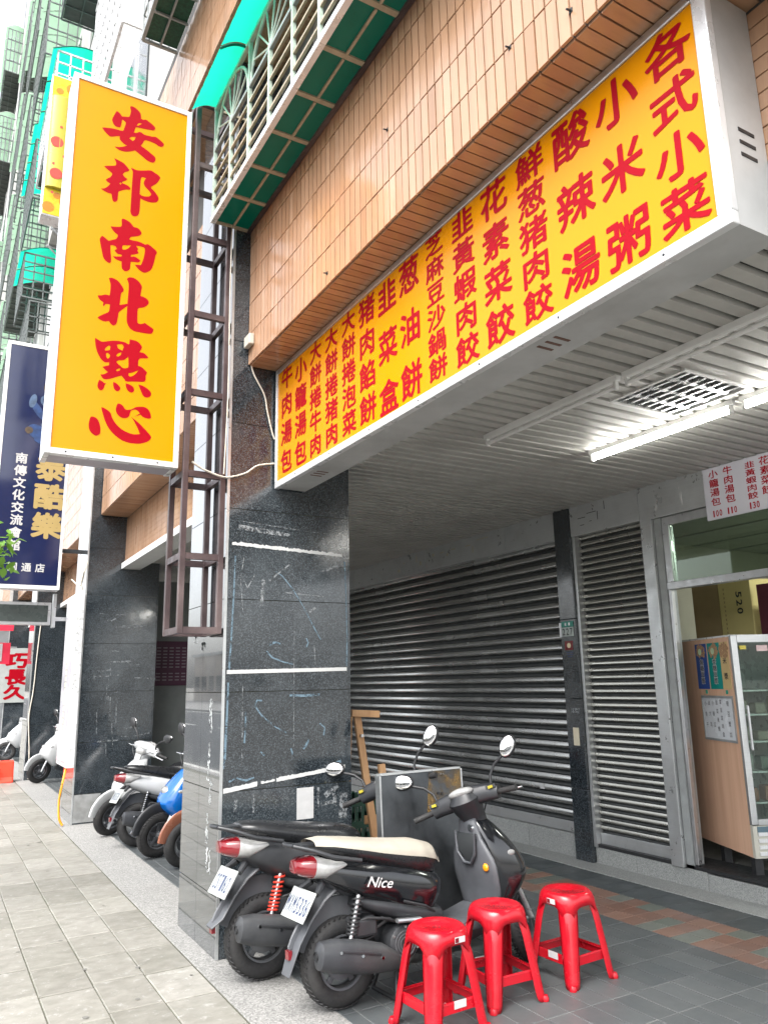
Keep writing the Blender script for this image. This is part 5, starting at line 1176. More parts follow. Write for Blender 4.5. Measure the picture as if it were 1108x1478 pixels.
# ================================================================ SCOOTERS
def scooter(label, loc, heading, body, shield, seat, seat_top=None, plate='', rim=None, steer=40, lean=-3, spring=None, logo='', front_paint=None, fender=None, mud_low=True, group='parked scooters', tail='a', detail=True, ysc=1.0):
    t = thing('scooter', label, 'scooter', (0, 0, 0), group)
    rim = rim or M['grey_plastic']; front_paint = front_paint or body; fender = fender or front_paint
    ax = Vector((-.42, 0, .907)).normalized(); S = Vector((1.2, 0, .215))
    SM = Matrix.Translation(S) @ Matrix.Rotation(math.radians(steer), 4, ax) @ Matrix.Translation(-S)
    I4 = Matrix.Identity(4)
    def wheel(x, m, wd=.05):
        b = MB(); c = (x, 0, .215); n_ = 14
        prof = [(.163 + .052 * math.cos(2 * math.pi * k / n_), wd * math.sin(2 * math.pi * k / n_)) for k in range(n_)]
        b.lathe(prof, c, 'y', 40, closed=True)
        w_ = b.xf(m).obj('tyre', M['rubber'], t, smooth=50)
        tr = MB()                                        # tread blocks
        for k in range(44):
            a_ = 2 * math.pi * k / 44
            for s in (-1, 1):
                p = Vector((x + .2125 * math.cos(a_), s * .018, .215 + .2125 * math.sin(a_))); q = Vector((x + .204 * math.cos(a_ + .09), s * .040, .215 + .204 * math.sin(a_ + .09)))
                tr.bar(p, q, .008, .0042, (math.cos(a_), 0, math.sin(a_)))
        if detail: stuff(tr.xf(m).obj('tread', M['rubber'], w_))
        r = MB(); r.lathe([(.118, -.038), (.128, -.04), (.128, .04), (.118, .038)], c, 'y', 32, closed=True)
        r.lathe([(0, -.05), (.028, -.05), (.034, -.03), (.034, .03), (.028, .05), (0, .05)], c, 'y', 16)
        for k in range(5):
            a_ = 2 * math.pi * k / 5 + .3; d = Vector((math.cos(a_), 0, math.sin(a_)))
            r.sweep([Vector(c) + d * .03, Vector(c) + d * .075, Vector(c) + d * .12], [(.022, .014), (.014, .012), (.018, .014)], 8, 3, (0, 1, 0))
        r.lathe([(.03, -.022), (.085, -.022), (.085, -.012), (.03, -.012)], c, 'y', 24, closed=True)
        r.xf(m).obj('rim', rim, w_, smooth=35)
        return w_
    wheel(0, I4); wheel(1.2, SM, .045)
    # tail body
    b = MB(); b.sweep([(-.215, 0, .685), (-.17, 0, .68), (-.08, 0, .655), (.08, 0, .61), (.25, 0, .56), (.40, 0, .505), (.52, 0, .455), (.56, 0, .42)],
                      [(.065, .036), (.09, .05), (.128, .078), (.158, .108), (.17, .125), (.163, .145), (.14, .145), (.11, .13)], 20, 2.6)
    bo = b.obj('tail_body', body, t, smooth=50, sub=1)
    b = MB(); b.sweep([(.06, 0, .50), (.22, 0, .45), (.40, 0, .40), (.56, 0, .35)], [(.10, .03), (.148, .05), (.155, .06), (.13, .06)], 16, 3); b.obj('lower_skirt', M['black_satin'], t, smooth=50)
    # seat
    sp_ = [(-.165, 0, .782), (-.08, 0, .772), (.06, 0, .742), (.2, 0, .708), (.34, 0, .678), (.46, 0, .655), (.55, 0, .63), (.60, 0, .605)]
    sd_ = [(.085, .026), (.128, .040), (.150, .054), (.157, .066), (.157, .080), (.148, .092), (.118, .09), (.075, .06)]
    b = MB(); b.sweep(sp_, sd_, 20, 2.7); so_ = b.obj('seat', seat, t, smooth=60, sub=1)
    if seat_top:
        b = MB()
        def stp(u, v):
            i = u * (len(sp_) - 1); k = min(int(i), len(sp_) - 2); f = i - k
            p = Vector(sp_[k]).lerp(Vector(sp_[k + 1]), f); hw = sd_[k][0] * (1 - f) + sd_[k + 1][0] * f; hh = sd_[k][1] * (1 - f) + sd_[k + 1][1] * f
            th_ = math.radians(176 - 172 * v); ct, st2 = math.cos(th_), math.sin(th_)
            return (p.x, (hw + .003) * math.copysign(abs(ct) ** (2 / 2.7), ct), p.z + (hh + .003) * abs(st2) ** (2 / 2.7))
        b.grid(stp, 28, 16); b.obj('seat_top', seat_top, so_, smooth=70)
    # grab rail
    g = MB()
    for s in (-1, 1): g.tube([(.06, s * .16, .70), (-.1, s * .155, .735), (-.2, s * .12, .775), (-.275, s * .06, .795)], .011, 8)
    g.tube([(-.275, -.06, .795), (-.29, 0, .797), (-.275, .06, .795)], .011, 8); g.box(-.275, -.15, -.05, .05, .785, .793)
    g.obj('grab_rail', M['black_satin'], t, smooth=50)
    # tail light
    b = MB(); b.sweep([(-.25, 0, .69), (-.225, 0, .688), (-.165, 0, .68)], [(.05, .03), (.075, .042), (.100, .054)], 18, 3); tl_ = b.obj('tail_light', M['red_lens'], t, smooth=50)
    b = MB(); b.sweep([(-.166, 0, .680), (-.12, 0, .672), (-.02, 0, .69)], [(.1005, .0545), (.124, .056), (.152, .012)], 18, 3); b.obj('clear_lens', M['clear_lens'], tl_, smooth=50)
    for s in (-1, 1):
        g = MB(); g.sweep([(-.12, s * .06, .60), (-.17, s * .10, .56)], [.02, .014], 8); g.obj('bracket', M['black_satin'], t)
    # mudguard and number plate
    zt = .20 if mud_low else .30
    b = MB(); b.sweep([(-.03, 0, .57), (-.11, 0, .52), (-.18, 0, .44), (-.245, 0, .34), (-.30, 0, zt)], [(.07, .012), (.075, .012), (.07, .01), (.062, .008), (.045, .006)], 12, 4, (1, 0, 1)); b.obj('mudguard', M['grey_plastic'], t, smooth=40)
    b = MB(); b.sweep([(.255 * math.cos(a_), 0, .215 + .255 * math.sin(a_)) for a_ in [math.radians(40 + 10 * k) for k in range(13)]], [(.055, .008)] * 13, 10, 4, (0, 1, 0)); b.obj('inner_fender', M['grey_plastic'], t, smooth=40)
    pm_ = Matrix.Translation((-.225, 0, .51)) @ Matrix.Rotation(math.radians(32), 4, 'Y')
    po = MB().box(-.004, .004, -.13, .13, -.075, .075).xf(pm_).obj('number_plate', M['plate'], t, bevel=.003)
    pn = (pm_.to_3x3() @ Vector((-1, 0, 0)))
    if plate:
        for i, ch in enumerate(plate):
            if ch != ' ': glyph(ch, pm_ @ Vector((-.0055, .108 - .036 * (i + (7 - len(plate)) / 2), -.006)), .024, .082, (0, -1, 0), pm_.to_3x3() @ Vector((0, 0, 1)), M['ink_blue'], po, .004)
    MB().box(-.292, -.272, -.02, .02, .27, .31).obj('reflector', M['red_lens'], t)
    # engine, fan cover, muffler
    b = MB(); b.sweep([(-.02, .07, .22), (.15, .08, .25), (.34, .06, .27), (.46, .03, .27)], [(.045, .06), (.06, .075), (.08, .08), (.05, .06)], 14, 3); b.obj('engine', M['muffler'], t, smooth=45)
    b = MB(); b.lathe([(0, -.045), (.02, -.05), (.06, -.05), (.085, -.035), (.09, 0), (.09, .06), (0, .06)], (.31, -.10, .27), 'y', 24); fo = b.obj('fan_cover', M['black_satin'], t, smooth=40)
    for r_ in (.03, .045, .06): MB().lathe([(r_ - .003, -.052), (r_ + .003, -.052), (r_ + .003, -.048), (r_ - .003, -.048)], (.31, -.10, .27), 'y', 24, closed=True).obj('fan_ring', M['grey_plastic'], fo)
    b = MB(); b.sweep([(-.205, -.155, .30), (-.19, -.155, .30), (-.12, -.155, .288), (.02, -.155, .262), (.15, -.15, .232), (.24, -.14, .20), (.30, -.12, .175)], [(.024, .03), (.05, .062), (.058, .076), (.06, .078), (.054, .068), (.038, .046), (.018, .02)], 16, 2.6); mo = b.obj('muffler', M['muffler'], t, smooth=45)
    MB().lathe([(.0, 0), (.012, 0), (.012, .006), (.02, .006), (.02, -.004)], (-.208, -.155, .30), 'x', 14).obj('muffler_outlet', M['dark'], mo)
    for x, z in ((-.10, .31), (.02, .275), (.14, .245)): MB().cyl((x, -.218 if x < .1 else -.208, z), (x, -.2, z), .008, 8).obj('bolt', M['chrome'], mo)
    b = MB(); b.tube([(.29, -.12, .178), (.36, -.08, .17), (.44, -.03, .2)], .014, 8); b.obj('exhaust_pipe', M['steel_dirty'], t, smooth=50)
    for i_ in range(6): MB().box(.36 + .018 * i_, .368 + .018 * i_, -.075, .10, .215, .325).obj('engine_fin', M['alu'], t)
    for a_ in (0.4, 1.5, 2.6, 3.7, 4.8, 5.9): MB().cyl((.31 + .078 * math.cos(a_), -.150, .27 + .078 * math.sin(a_)), (.31 + .078 * math.cos(a_), -.128, .27 + .078 * math.sin(a_)), .006, 8).obj('bolt', M['alu'], fo)
    MB().sweep([(-.10, -.2145, .315), (.03, -.2165, .288), (.13, -.206, .262)], [(.0025, .007)] * 3, 6).obj('heat_shield_rib', M['black_satin'], mo)
    MB().tube([(.42, -.06, .27), (.36, -.11, .36), (.22, -.12, .39), (.12, -.10, .34)], .009, 8).obj('rubber_hose', M['rubber'], t, smooth=60)
    MB().tube([(-.02, -.06, .24), (.06, -.10, .30), (.16, -.11, .33)], .005, 6).obj('brake_line', M['dark'], t, smooth=60)
    # shock absorber on the right side
    p, q = Vector((.075, -.105, .56)), Vector((.005, -.118, .33)); d = (q - p)
    MB().cyl(p, q, .012, 10).obj('shock_absorber', M['alu'], t, smooth=50)
    u_ = d.normalized().cross(Vector((0, 1, 0))).normalized(); v_ = d.normalized().cross(u_)
    n_ = 72; MB().tube([p + d * (.15 + .75 * (i / n_) ** .8) + (u_ * math.cos(i * .75) + v_ * math.sin(i * .75)) * .026 for i in range(n_ + 1)], .0055, 6).obj('spring', spring or M['dark'], t, smooth=60)
    # floor board, centre tunnel
    b = MB(); b.sweep([(.50, 0, .30), (.62, 0, .285), (.78, 0, .285), (.90, 0, .315)], [(.13, .03), (.155, .03), (.16, .03), (.15, .035)], 14, 5); b.obj('floorboard', M['grey_plastic'], t, smooth=40)
    b = MB(); b.sweep([(.46, 0, .22), (.7, 0, .215), (.92, 0, .26)], [(.10, .05), (.12, .045), (.10, .05)], 12, 3); b.obj('underbody', M['black_satin'], t, smooth=45)
    for s in (-1, 1): MB().sweep([(.26, s * .155, .385), (.40, s * .165, .375)], [(.018, .010), (.018, .010)], 8, 4).obj('foot_peg', M['alu'], t)
    # front body: leg shield with pocket, nose, headlight, indicators
    b = MB(); rings = [(.965, .05, .09, .27), (.985, .075, .15, .34), (1.04, .135, .175, .43), (1.065, .175, .18, .50), (1.035, .155, .175, .60), (.985, .12, .15, .70), (.94, .08, .105, .78), (.915, .055, .065, .825)]
    vs2 = []; N_ = 24
    for xc, hx, hw, z in rings:
        for k in range(N_):
            a_ = 2 * math.pi * k / N_; ca, sa = math.cos(a_), math.sin(a_)
            ex = 2.2 if ca > 0 else 5
            vs2.append((xc + hx * math.copysign(abs(ca) ** (2 / ex), ca), hw * math.copysign(abs(sa) ** (2 / 2.4), sa), z))
    fs2 = [(i * N_ + k, i * N_ + (k + 1) % N_, (i + 1) * N_ + (k + 1) % N_, (i + 1) * N_ + k) for i in range(len(rings) - 1) for k in range(N_)] + [tuple(reversed(range(N_))), tuple(range((len(rings) - 1) * N_, len(rings) * N_))]
    fbd = MB().add(vs2, fs2).obj('front_body', front_paint, t, smooth=50, sub=1)
    b = MB()                                     # inner leg shield panel (satin) on the rider's side
    def ish(u, v):
        z = .315 + .50 * v; hw = (.155 + .05 * math.sin(math.pi * min(1, v * 1.25)) - .085 * max(0, v - .55) / .45)
        i = (u - .5) * 2; xi = .0
        for (xa, ha, wa, za), (xb, hb, wb_, zb) in zip(rings[:-1], rings[1:]):
            if za <= z <= zb: f = (z - za) / (zb - za); xi = (xa - ha) * (1 - f) + (xb - hb) * f
        return (xi - .012 + .03 * abs(i) ** 3, hw * i, z)
    b.grid(ish, 12, 14); sho = b.obj('leg_shield', shield, t, smooth=60); md = sho.modifiers.new('s', 'SOLIDIFY'); md.thickness = .012; md.offset = 0
    MB().sweep([(.850, -.004, .735), (.852, -.004, .70), (.856, -.004, .63), (.866, -.004, .585)], [(.075, .012), (.088, .016), (.075, .016), (.03, .008)], 14, 4, (1, 0, 0)).obj('pocket', M['dark_gap'], sho, smooth=50)
    MB().tube([(.842, -.10, .74), (.842, -.085, .63), (.852, -.035, .572), (.852, .03, .572), (.842, .078, .63), (.842, .092, .74)], .009, 8).obj('pocket_rim', shield, sho, smooth=60)
    MB().cyl((.842, -.055, .765), (.87, -.055, .765), .02, 14).obj('key_lock', M['chrome'], sho, smooth=40)
    MB().ellipsoid((.872, -.14, .56), (.012, .024, .022), 12, 8).obj('side_reflector', M['amber'], t, smooth=60)
    b = MB(); b.ellipsoid((1.14, 0, .61), (.05, .08, .045), 16, 10); b.obj('front_lens', M['clear_lens'], fbd, smooth=60)
    for s in (-1, 1): MB().ellipsoid((1.045, s * .158, .62), (.035, .012, .018), 12, 8).obj('indicator', M['clear_lens'], t, smooth=60)
    # steered assembly
    st_ = MB()
    for s in (-1, 1): st_.tube([(1.2, s * .075, .215), (1.14, s * .072, .36), (1.06, s * .05, .50)], .017, 10)
    st_.cyl((1.2, -.09, .215), (1.2, .09, .215), .012, 8); st_.xf(SM).obj('fork', M['alu'], t, smooth=50)
    b = MB(); b.sweep([(1.2 + .245 * math.cos(a_), 0, .215 + .245 * math.sin(a_)) for a_ in [math.radians(8 + 11 * k) for k in range(14)]], [(.035 + .03 * math.sin(math.pi * (k + 1) / 16), .016) for k in range(14)], 12, 3, (0, 1, 0)); b.xf(SM).obj('front_fender', fender, t, smooth=50)
    cw = MB(); cw.sweep([(.925, 0, .78), (.91, 0, .83), (.875, 0, .88), (.855, 0, .925), (.85, 0, .955)], [(.066, .068), (.074, .072), (.096, .088), (.125, .098), (.09, .07)], 18, 2.6, (0, 1, 0))
    cw.sweep([(.845, -.21, .90), (.85, -.15, .915), (.86, 0, .925), (.85, .15, .915), (.845, .21, .90)], [(.036, .04), (.05, .05), (.075, .062), (.05, .05), (.036, .04)], 14, 3)
    co_ = cw.xf(SM).obj('handlebar_cowl', M['black_satin'] if front_paint is not M['wht_paint'] else front_paint, t, smooth=50)
    MB().ellipsoid((.925, 0, .90), (.055, .085, .055), 16, 10).xf(SM).obj('headlight', M['clear_lens'], co_, smooth=60)
    MB().ellipsoid((.79, 0, .952), (.04, .08, .028), 16, 8).xf(Matrix(SM)).obj('instrument_panel', M['clear_lens'], co_, smooth=60)
    for s in (-1, 1):
        gp = MB().cyl((.84, s * .205, .90), (.80, s * .325, .885), .0165, 14).xf(SM).obj('grip', M['rubber'], t, smooth=50)
        MB().sweep([(.88, s * .19, .90), (.895, s * .25, .895), (.87, s * .345, .885)], [(.006, .009), (.006, .008), (.007, .006)], 8).xf(SM).obj('brake_lever', M['chrome'], gp, smooth=50)
        MB().box(.80, .875, s * .18 - .03, s * .18 + .03, .925, .945).xf(SM).obj('switch_box', M['dark'], gp)
        MB().box(.79, .7998, s * .18 - .014, s * .18 + .014, .925, .94).xf(SM).obj('yellow_switch', mat('yellow_switch', (.36, .30, .01), .5), gp)
        ms = MB().tube([(.86, s * .17, .94), (.865, s * .185, 1.0), (.86, s * .23, 1.05), (.85, s * .30, 1.085)], .0085, 8).xf(SM).obj('mirror_stem', M['dark'], t, smooth=60)
        hd_ = Matrix.Translation((.845, s * .345, 1.12)) @ Matrix.Rotation(.25 if s > 0 else -.85, 4, 'X')
        MB().ellipsoid((0, 0, 0), (.024, .072, .048), 20, 10).xf(SM @ hd_).obj('mirror_shell', M['dark'], ms, smooth=60)
        MB().ellipsoid((-.0185, 0, 0), (.007, .063, .040), 20, 8).xf(SM @ hd_).obj('mirror_glass', M['mirror'], ms, smooth=60)
    cb = MB()
    for s in (-1, 1): cb.tube([(.86, s * .20, .905), (.93, s * .17, .93), (.975, s * .09, .88), (.965, s * .04, .80)], .0045, 6)
    stuff(cb.xf(SM).obj('brake_cable', M['dark'], t, smooth=60))
    hs_ = MB(); hs_.tube([(.30, -.10, .36), (.22, -.14, .40), (.10, -.13, .42), (.0, -.10, .40)], .008, 6); hs_.obj('hose', M['dark'], t, smooth=60)
    MB().box(.02, .16, -.13, -.02, .33, .42).obj('air_box', M['black_satin'], t, bevel=.015)
    MB().sweep([(.30, -.168, .475), (.44, -.16, .43), (.53, -.125, .38)], [(.004, .008)] * 3, 6).obj('panel_seam', M['dark'], t)
    # stands
    b = MB(); 
    for s in (-1, 1): b.tube([(.30, s * .06, .19), (.26, s * .12, .02)], .011, 8)
    b.tube([(.26, -.12, .015), (.26, .12, .015)], .011, 8); b.tube([(.52, .10, .2), (.48, .22, .03)], .010, 8); b.obj('stand', M['dark'], t, smooth=50)
    if logo: glyph(logo, (.16, -.1755, .585), .155, .05, (.985, 0, -.17), (.17, 0, .985), M['paper'], t, .012, 'logo')
    t.location = loc; t.rotation_euler = (math.radians(lean), 0, heading); t.scale = (ysc,) * 3
    t.rotation_mode = 'XYZ'
    return t

M['wht_paint'] = mat('pearl_white_paint', (.52, .53, .54), .2, var=.06, coat=.6, dirt=.15)
M['blue_paint'] = mat('blue_paint', (.0, .10, .38), .18, var=.06, coat=.6)
M['copper_paint'] = mat('copper_paint', (.26, .10, .06), .25, var=.1, coat=.5)
scooter('black scooter with a cream seat top, right behind the red stools', (1.955, 3.87, 0), math.radians(1), M['black_gloss'], M['grey_plastic'], M['seat_black'], M['seat_cream'], 'MXM5336', logo='Nice', steer=42, lean=-3, group=None)
scooter('black scooter with a red rear spring, close beside the granite pillar', (1.765, 4.46, 0), math.radians(1), M['black_satin'], M['black_satin'], M['seat_black'], None, 'CST162', steer=40, lean=-3, spring=M['red_spring'], mud_low=False, group=None, ysc=1.035)
grp = 'scooters parked in the bay beyond the first pillar'
scooter('pearl white scooter showing its red tail light beyond the first pillar', (2.02, 8.62, 0), math.radians(3), M['wht_paint'], M['black_satin'], M['seat_black'], None, 'NKG528', rim=M['alu'], steer=30, lean=-4, front_paint=M['wht_paint'], group=grp, detail=False)
scooter('white scooter nosing towards the street against the second pillar', (3.1, 9.35, 0), math.radians(178), M['wht_paint'], M['wht_paint'], M['seat_black'], steer=25, lean=-4, front_paint=M['wht_paint'], group=grp, detail=False)
scooter('blue scooter with a black front fender, nose to the street', (3.25, 8.02, 0), math.radians(183), M['blue_paint'], M['black_satin'], M['seat_black'], steer=14, lean=-4, front_paint=M['blue_paint'], fender=M['black_satin'], group=grp)
scooter('copper and white scooter half hidden behind the first pillar', (3.36, 7.42, 0), math.radians(182), M['copper_paint'], M['copper_paint'], M['seat_black'], steer=10, lean=-4, front_paint=M['copper_paint'], group=grp, detail=False)
scooter('white scooter parked in front of the third pillar', (3.02, 15.35, 0), math.radians(184), M['wht_paint'], M['wht_paint'], M['seat_black'], steer=20, lean=-4, front_paint=M['wht_paint'], group='far scooters', detail=False)
scooter('white and blue scooter at the far left beside the red barrier', (2.9, 20.5, 0), math.radians(182), M['blue_paint'], M['wht_paint'], M['seat_black'], steer=-15, lean=-4, front_paint=M['wht_paint'], group='far scooters', detail=False)

# ================================================================ RED STOOLS
def stool(label, loc, rz=0, tone=1.0):
    SM_ = mat('red_plastic_%d' % int(tone * 100), (.50 * tone, .004 + .02 * (1 - tone), .014 + .02 * (1 - tone)), .24, var=.18, vs=4, spec=.5, rvar=.12, dirt=.14, ds=14 * tone, dcol=(.40, .06, .07), bump=.03, bs=50)
    t = thing('plastic_stool', label, 'stool', (0, 0, 0), 'red plastic stools in front of the scooters')
    H_ = .445; n_ = 64; b = MB(); rings = []
    def sq(a_, r, e): return r / (abs(math.cos(a_)) ** e + abs(math.sin(a_)) ** e) ** (1 / e)
    prof = [(0, -.012, 2), (.03, -.012, 2), (.034, -.008, 2), (.095, -.006, 2), (.118, .0, 2), (.128, -.003, 2), (.136, -.014, 2.2), (.140, -.035, 2.5)]
    for r, dz, e in prof: rings.append([(sq(2 * math.pi * k / n_, r, e) * math.cos(2 * math.pi * k / n_), sq(2 * math.pi * k / n_, r, e) * math.sin(2 * math.pi * k / n_), H_ + dz) for k in range(n_)])
    low = []
    for k in range(n_):
        a_ = 2 * math.pi * k / n_; c_ = abs(math.sin(2 * a_)) ** 6; r = sq(a_, .143, 2.6) + .012 * c_
        low.append((r * math.cos(a_), r * math.sin(a_), H_ - .062 - .075 * c_))
    rings.append(low)
    b.add([p for r in rings for p in r], [(i * n_ + k, i * n_ + (k + 1) % n_, (i + 1) * n_ + (k + 1) % n_, (i + 1) * n_ + k) for i in range(len(rings) - 1) for k in range(n_)])
    so = b.obj('seat', SM_, t, smooth=55); md = so.modifiers.new('s', 'SOLIDIFY'); md.thickness = .0035; md.offset = -1
    for k in range(5): MB().cyl((.016 * math.cos(k * 1.257), .016 * math.sin(k * 1.257), H_ - .0123), (.016 * math.cos(k * 1.257), .016 * math.sin(k * 1.257), H_ - .011), .0045, 8).obj('vent_hole', M['dark'], so)
    for k in range(4):
        a_ = math.pi / 4 + math.pi / 2 * k; d = Vector((math.cos(a_), math.sin(a_), 0)); e_ = Vector((-d.y, d.x, 0))
        # channel leg: five-point cross section opening inwards, lofted from seat to foot
        rows = []
        for f in (0, .12, .3, .6, .85, 1):
            z = (H_ - .055) * (1 - f) + .0; r = .160 + .073 * f - (.016 if f == 0 else 0); w_ = .052 - .014 * f
            dp = .036
            rows.append([(d * (r - dp) + e_ * w_ + Vector((0, 0, z))), (d * (r - .009) + e_ * w_ * .62 + Vector((0, 0, z))), (d * r + Vector((0, 0, z))), (d * (r - .009) - e_ * w_ * .62 + Vector((0, 0, z))), (d * (r - dp) - e_ * w_ + Vector((0, 0, z)))])
        b = MB(); b.add([p for r in rows for p in r], [(i * 5 + j, i * 5 + j + 1, (i + 1) * 5 + j + 1, (i + 1) * 5 + j) for i in range(len(rows) - 1) for j in range(4)])
        lo = b.obj('leg', SM_, t, smooth=40, sub=1); md = lo.modifiers.new('s', 'SOLIDIFY'); md.thickness = .004; md.offset = 0
        c = d * .222; MB().sweep([c + Vector((0, 0, .0005)), c + Vector((0, 0, .012)), c + Vector((0, 0, .026))], [(.020, .026), (.021, .027), (.015, .02)], 14, 3, tuple(d)).obj('foot', SM_, lo, smooth=45)
    for k in range(4):
        a0, a1 = math.pi / 4 + math.pi / 2 * k, math.pi / 4 + math.pi / 2 * (k + 1); z = .125; r = .200
        p = Vector((r * math.cos(a0), r * math.sin(a0), z)); q = Vector((r * math.cos(a1), r * math.sin(a1), z)); d = (q - p).normalized()
        o_ = (p + q).normalized(); b = MB()
        b.bar(p + d * .012, q - d * .012, .007, .048); b.bar(p + d * .012 + Vector((0, 0, .0225)) - o_ * .008, q - d * .012 + Vector((0, 0, .0225)) - o_ * .008, .022, .004)
        b.obj('rung', SM_, t, bevel=.0025)
    # maker labels on the camera side
    MB().box(-.005, .055, -.1492, -.1478, H_ - .052, H_ - .026).obj('paper_label', M['paper'], t); MB().box(-.003, .018, -.1498, -.1493, H_ - .05, H_ - .03).obj('red_mark', M['red_lens'], t)
    MB().box(-.02, .05, -.1475, -.1455, .118, .152).obj('paper_label', M['paper'], t)
    t.location = loc; t.rotation_euler = (0, 0, rz); return t
stool('red plastic stool at the bottom edge, leftmost of the three', (2.255, 3.425, .001), .05, 1.0)
stool('red plastic stool in the middle of the three', (2.715, 3.545, .001), -.03 + math.pi, .93)
stool('red plastic stool standing apart on the right', (3.225, 3.56, .001), .06 - math.pi / 2, .97)

# ================================================================ LEANING STEEL SHEET, WOODEN EASEL, GREEN CRATE
sp = thing('steel_table_top', 'scratched stainless steel table top standing on edge between the two black scooters', 'table top', (2.8, 4.2, .06))
LM = Matrix.Translation((2.425, 4.19, .05)) @ Matrix.Rotation(math.radians(3), 4, 'Z') @ Matrix.Rotation(math.radians(-3), 4, 'X')
scr = NT('scratched_steel'); v = scr.noise(1.0, 5, .65, scr.map((22, 22, 12)))
scr.l(scr.mix(scr.ramp(scr.noise(3.2, 7, .65), [(.4, 0), (.75, .8)]), (.13, .14, .15), (.035, .04, .045)), scr.b.inputs['Base Color']); scr.b.inputs['Metallic'].default_value = .9
scr.l(scr.ramp(v, [(.3, .28), (.75, .55)]), scr.b.inputs['Roughness']); scr.bump(v, .08, .002)
MB().box(0, .61, 0, .012, 0, 1.0).xf(LM).obj('sheet', scr.m, sp, bevel=.003)
MB().box(-.012, 0, -.006, .05, 0, 1.0).xf(LM).obj('folded_edge', M['steel'], sp, bevel=.003); MB().box(.6105, .622, -.004, .05, 0, 1.0).xf(LM).obj('folded_edge', M['steel_dirty'], sp)
MB().box(0, .61, -.004, .05, 1.0005, 1.012).xf(LM).obj('folded_edge', M['steel_dirty'], sp)
rust = flaky('rust_stain', (.24, .15, .05), .40, .66, 7)
MB().add([(.33, -.0015, .76), (.609, -.0015, .72), (.609, -.0015, .998), (.36, -.0015, .998)], [(0, 1, 2, 3)]).xf(LM).obj('rust_stain', rust, sp, fix=False)
MB().lathe([(0, -.03), (.02, -.03), (.03, -.015), (.03, 0)], (.42, 0, .80), 'y', 16).xf(LM).obj('knob', M['dark'], sp, smooth=40)
for dx, dz in ((-.03, .05), (0, .065), (.03, .06)): MB().cyl((.42 + dx, -.012, .80 + dz), (.42 + dx, 0, .80 + dz), .008, 8).xf(LM).obj('bolt', M['dark'], sp)

ez = thing('wooden_easel', 'pine wood folding easel leaning behind the scooters by the pillar', 'easel', (2.9, 5.35, 0))
for (p, q) in (((2.80, 5.25, 1.37), (2.98, 5.18, .0)), ((2.80, 5.38, 1.36), (2.86, 5.62, .0)), ((3.02, 5.28, 1.0), (3.12, 5.22, .0))): MB().bar(p, q, .055, .03, (0, 1, 0)).obj('leg', M['pine'], ez, bevel=.003)
MB().bar((2.74, 5.23, 1.385), (2.96, 5.2, 1.37), .06, .05).obj('top_bar', M['pine'], ez, bevel=.004)
for z in (.62, .30): MB().bar((2.86, 5.26, z), (3.06, 5.24, z), .02, .06).obj('cross_bar', M['pine'], ez, bevel=.003)
MB().cyl((2.82, 5.2, 1.22), (2.82, 5.24, 1.22), .012, 10).obj('bolt', M['steel'], ez)
gc = thing('green_crate', 'dark green plastic crate standing behind the wooden easel', 'crate', (3.05, 5.75, 0))
grn = mat('green_plastic', (.01, .07, .04), .4, var=.3)
for z in (0.02, .18, .34, .50, .66): 
    for a in ((2.85, 3.35, 5.60, 5.615), (2.85, 3.35, 5.985, 6.0), (2.85, 2.865, 5.6155, 5.9845), (3.335, 3.35, 5.6155, 5.9845)): MB().box(a[0], a[1], a[2], a[3], z, z + .05).obj('slat', grn, gc)
for i in range(9):
    for y in (5.603, 5.985): MB().box(2.852 + .058 * i, 2.872 + .058 * i, y, y + .01, .0, .72).obj('upright', grn, gc)

# black bag of odds and ends behind the easel
bag = MB(); bag.sweep([(3.05, 6.2, 0), (3.06, 6.2, .25), (3.05, 6.22, .5), (3.04, 6.22, .7), (3.05, 6.2, .78)], [(.2, .16), (.24, .2), (.21, .18), (.1, .09), (.03, .03)], 14)
tag(bag.obj('black_bag', mat('bag_plastic', (.015, .016, .018), .3, bump=.4, bs=14), smooth=60), 'black plastic bag behind the wooden easel', 'bag')

# ================================================================ RED BARRIER, FAR DOOR, PURPLE NOTICE
br = thing('plastic_barrier', 'orange red plastic barrier at the left edge of the sidewalk', 'barrier', (1.1, 15.9, 0))
MB().prism([(.75, 15.7, .0), (.75, 16.15, 0), (.75, 16.08, .09), (.75, 16.02, .36), (.75, 15.83, .36), (.75, 15.77, .09)], (.72, 0, 0)).obj('shell', mat('barrier_orange', (.85, .05, .02), .4, var=.08), br, bevel=.02)
MB().box(.95, 1.25, 15.69, 15.705, .15, .25).obj('recess', mat('barrier_dark', (.5, .03, .015), .5), br)
dr = thing('far_shop_door', 'half open pale door with a purple notice at the back of the next bay', 'door', (4.2, 13, 0))
MB().box(3.6, 5.28, 12.9, 12.95, 0, 3.1).obj('panel', mat('pale_green_door', (.30, .33, .31), .5), dr); MB().box(3.9, 4.9, 12.87, 12.899, .02, 1.3).obj('lower_panel', M['dark_gap'], dr)
pn_ = thing('purple_notice', 'purple notice with rows of small print inside the next bay', 'notice', (3.9, 12.8, 1.6))
MB().box(2.62, 3.25, 11.20, 11.22, 1.62, 2.24).obj('sheet', mat('purple_paper', (.09, .02, .055), .5), pn_)
for r in range(11):
    if r == 7: continue
    for c in range(6): MB().box(2.68 + .09 * c, 2.74 + .09 * c, 11.1975, 11.1995, 2.14 - .045 * r, 2.155 - .045 * r).obj('print_line', mat('print_grey', (.35, .3, .33), .6), pn_)
wl = struct(MB().box(2.565, 3.4, 11.225, 11.30, 0, 3.1).obj('partition_wall', mat('partition_grey', (.26, .28, .27), .6)))

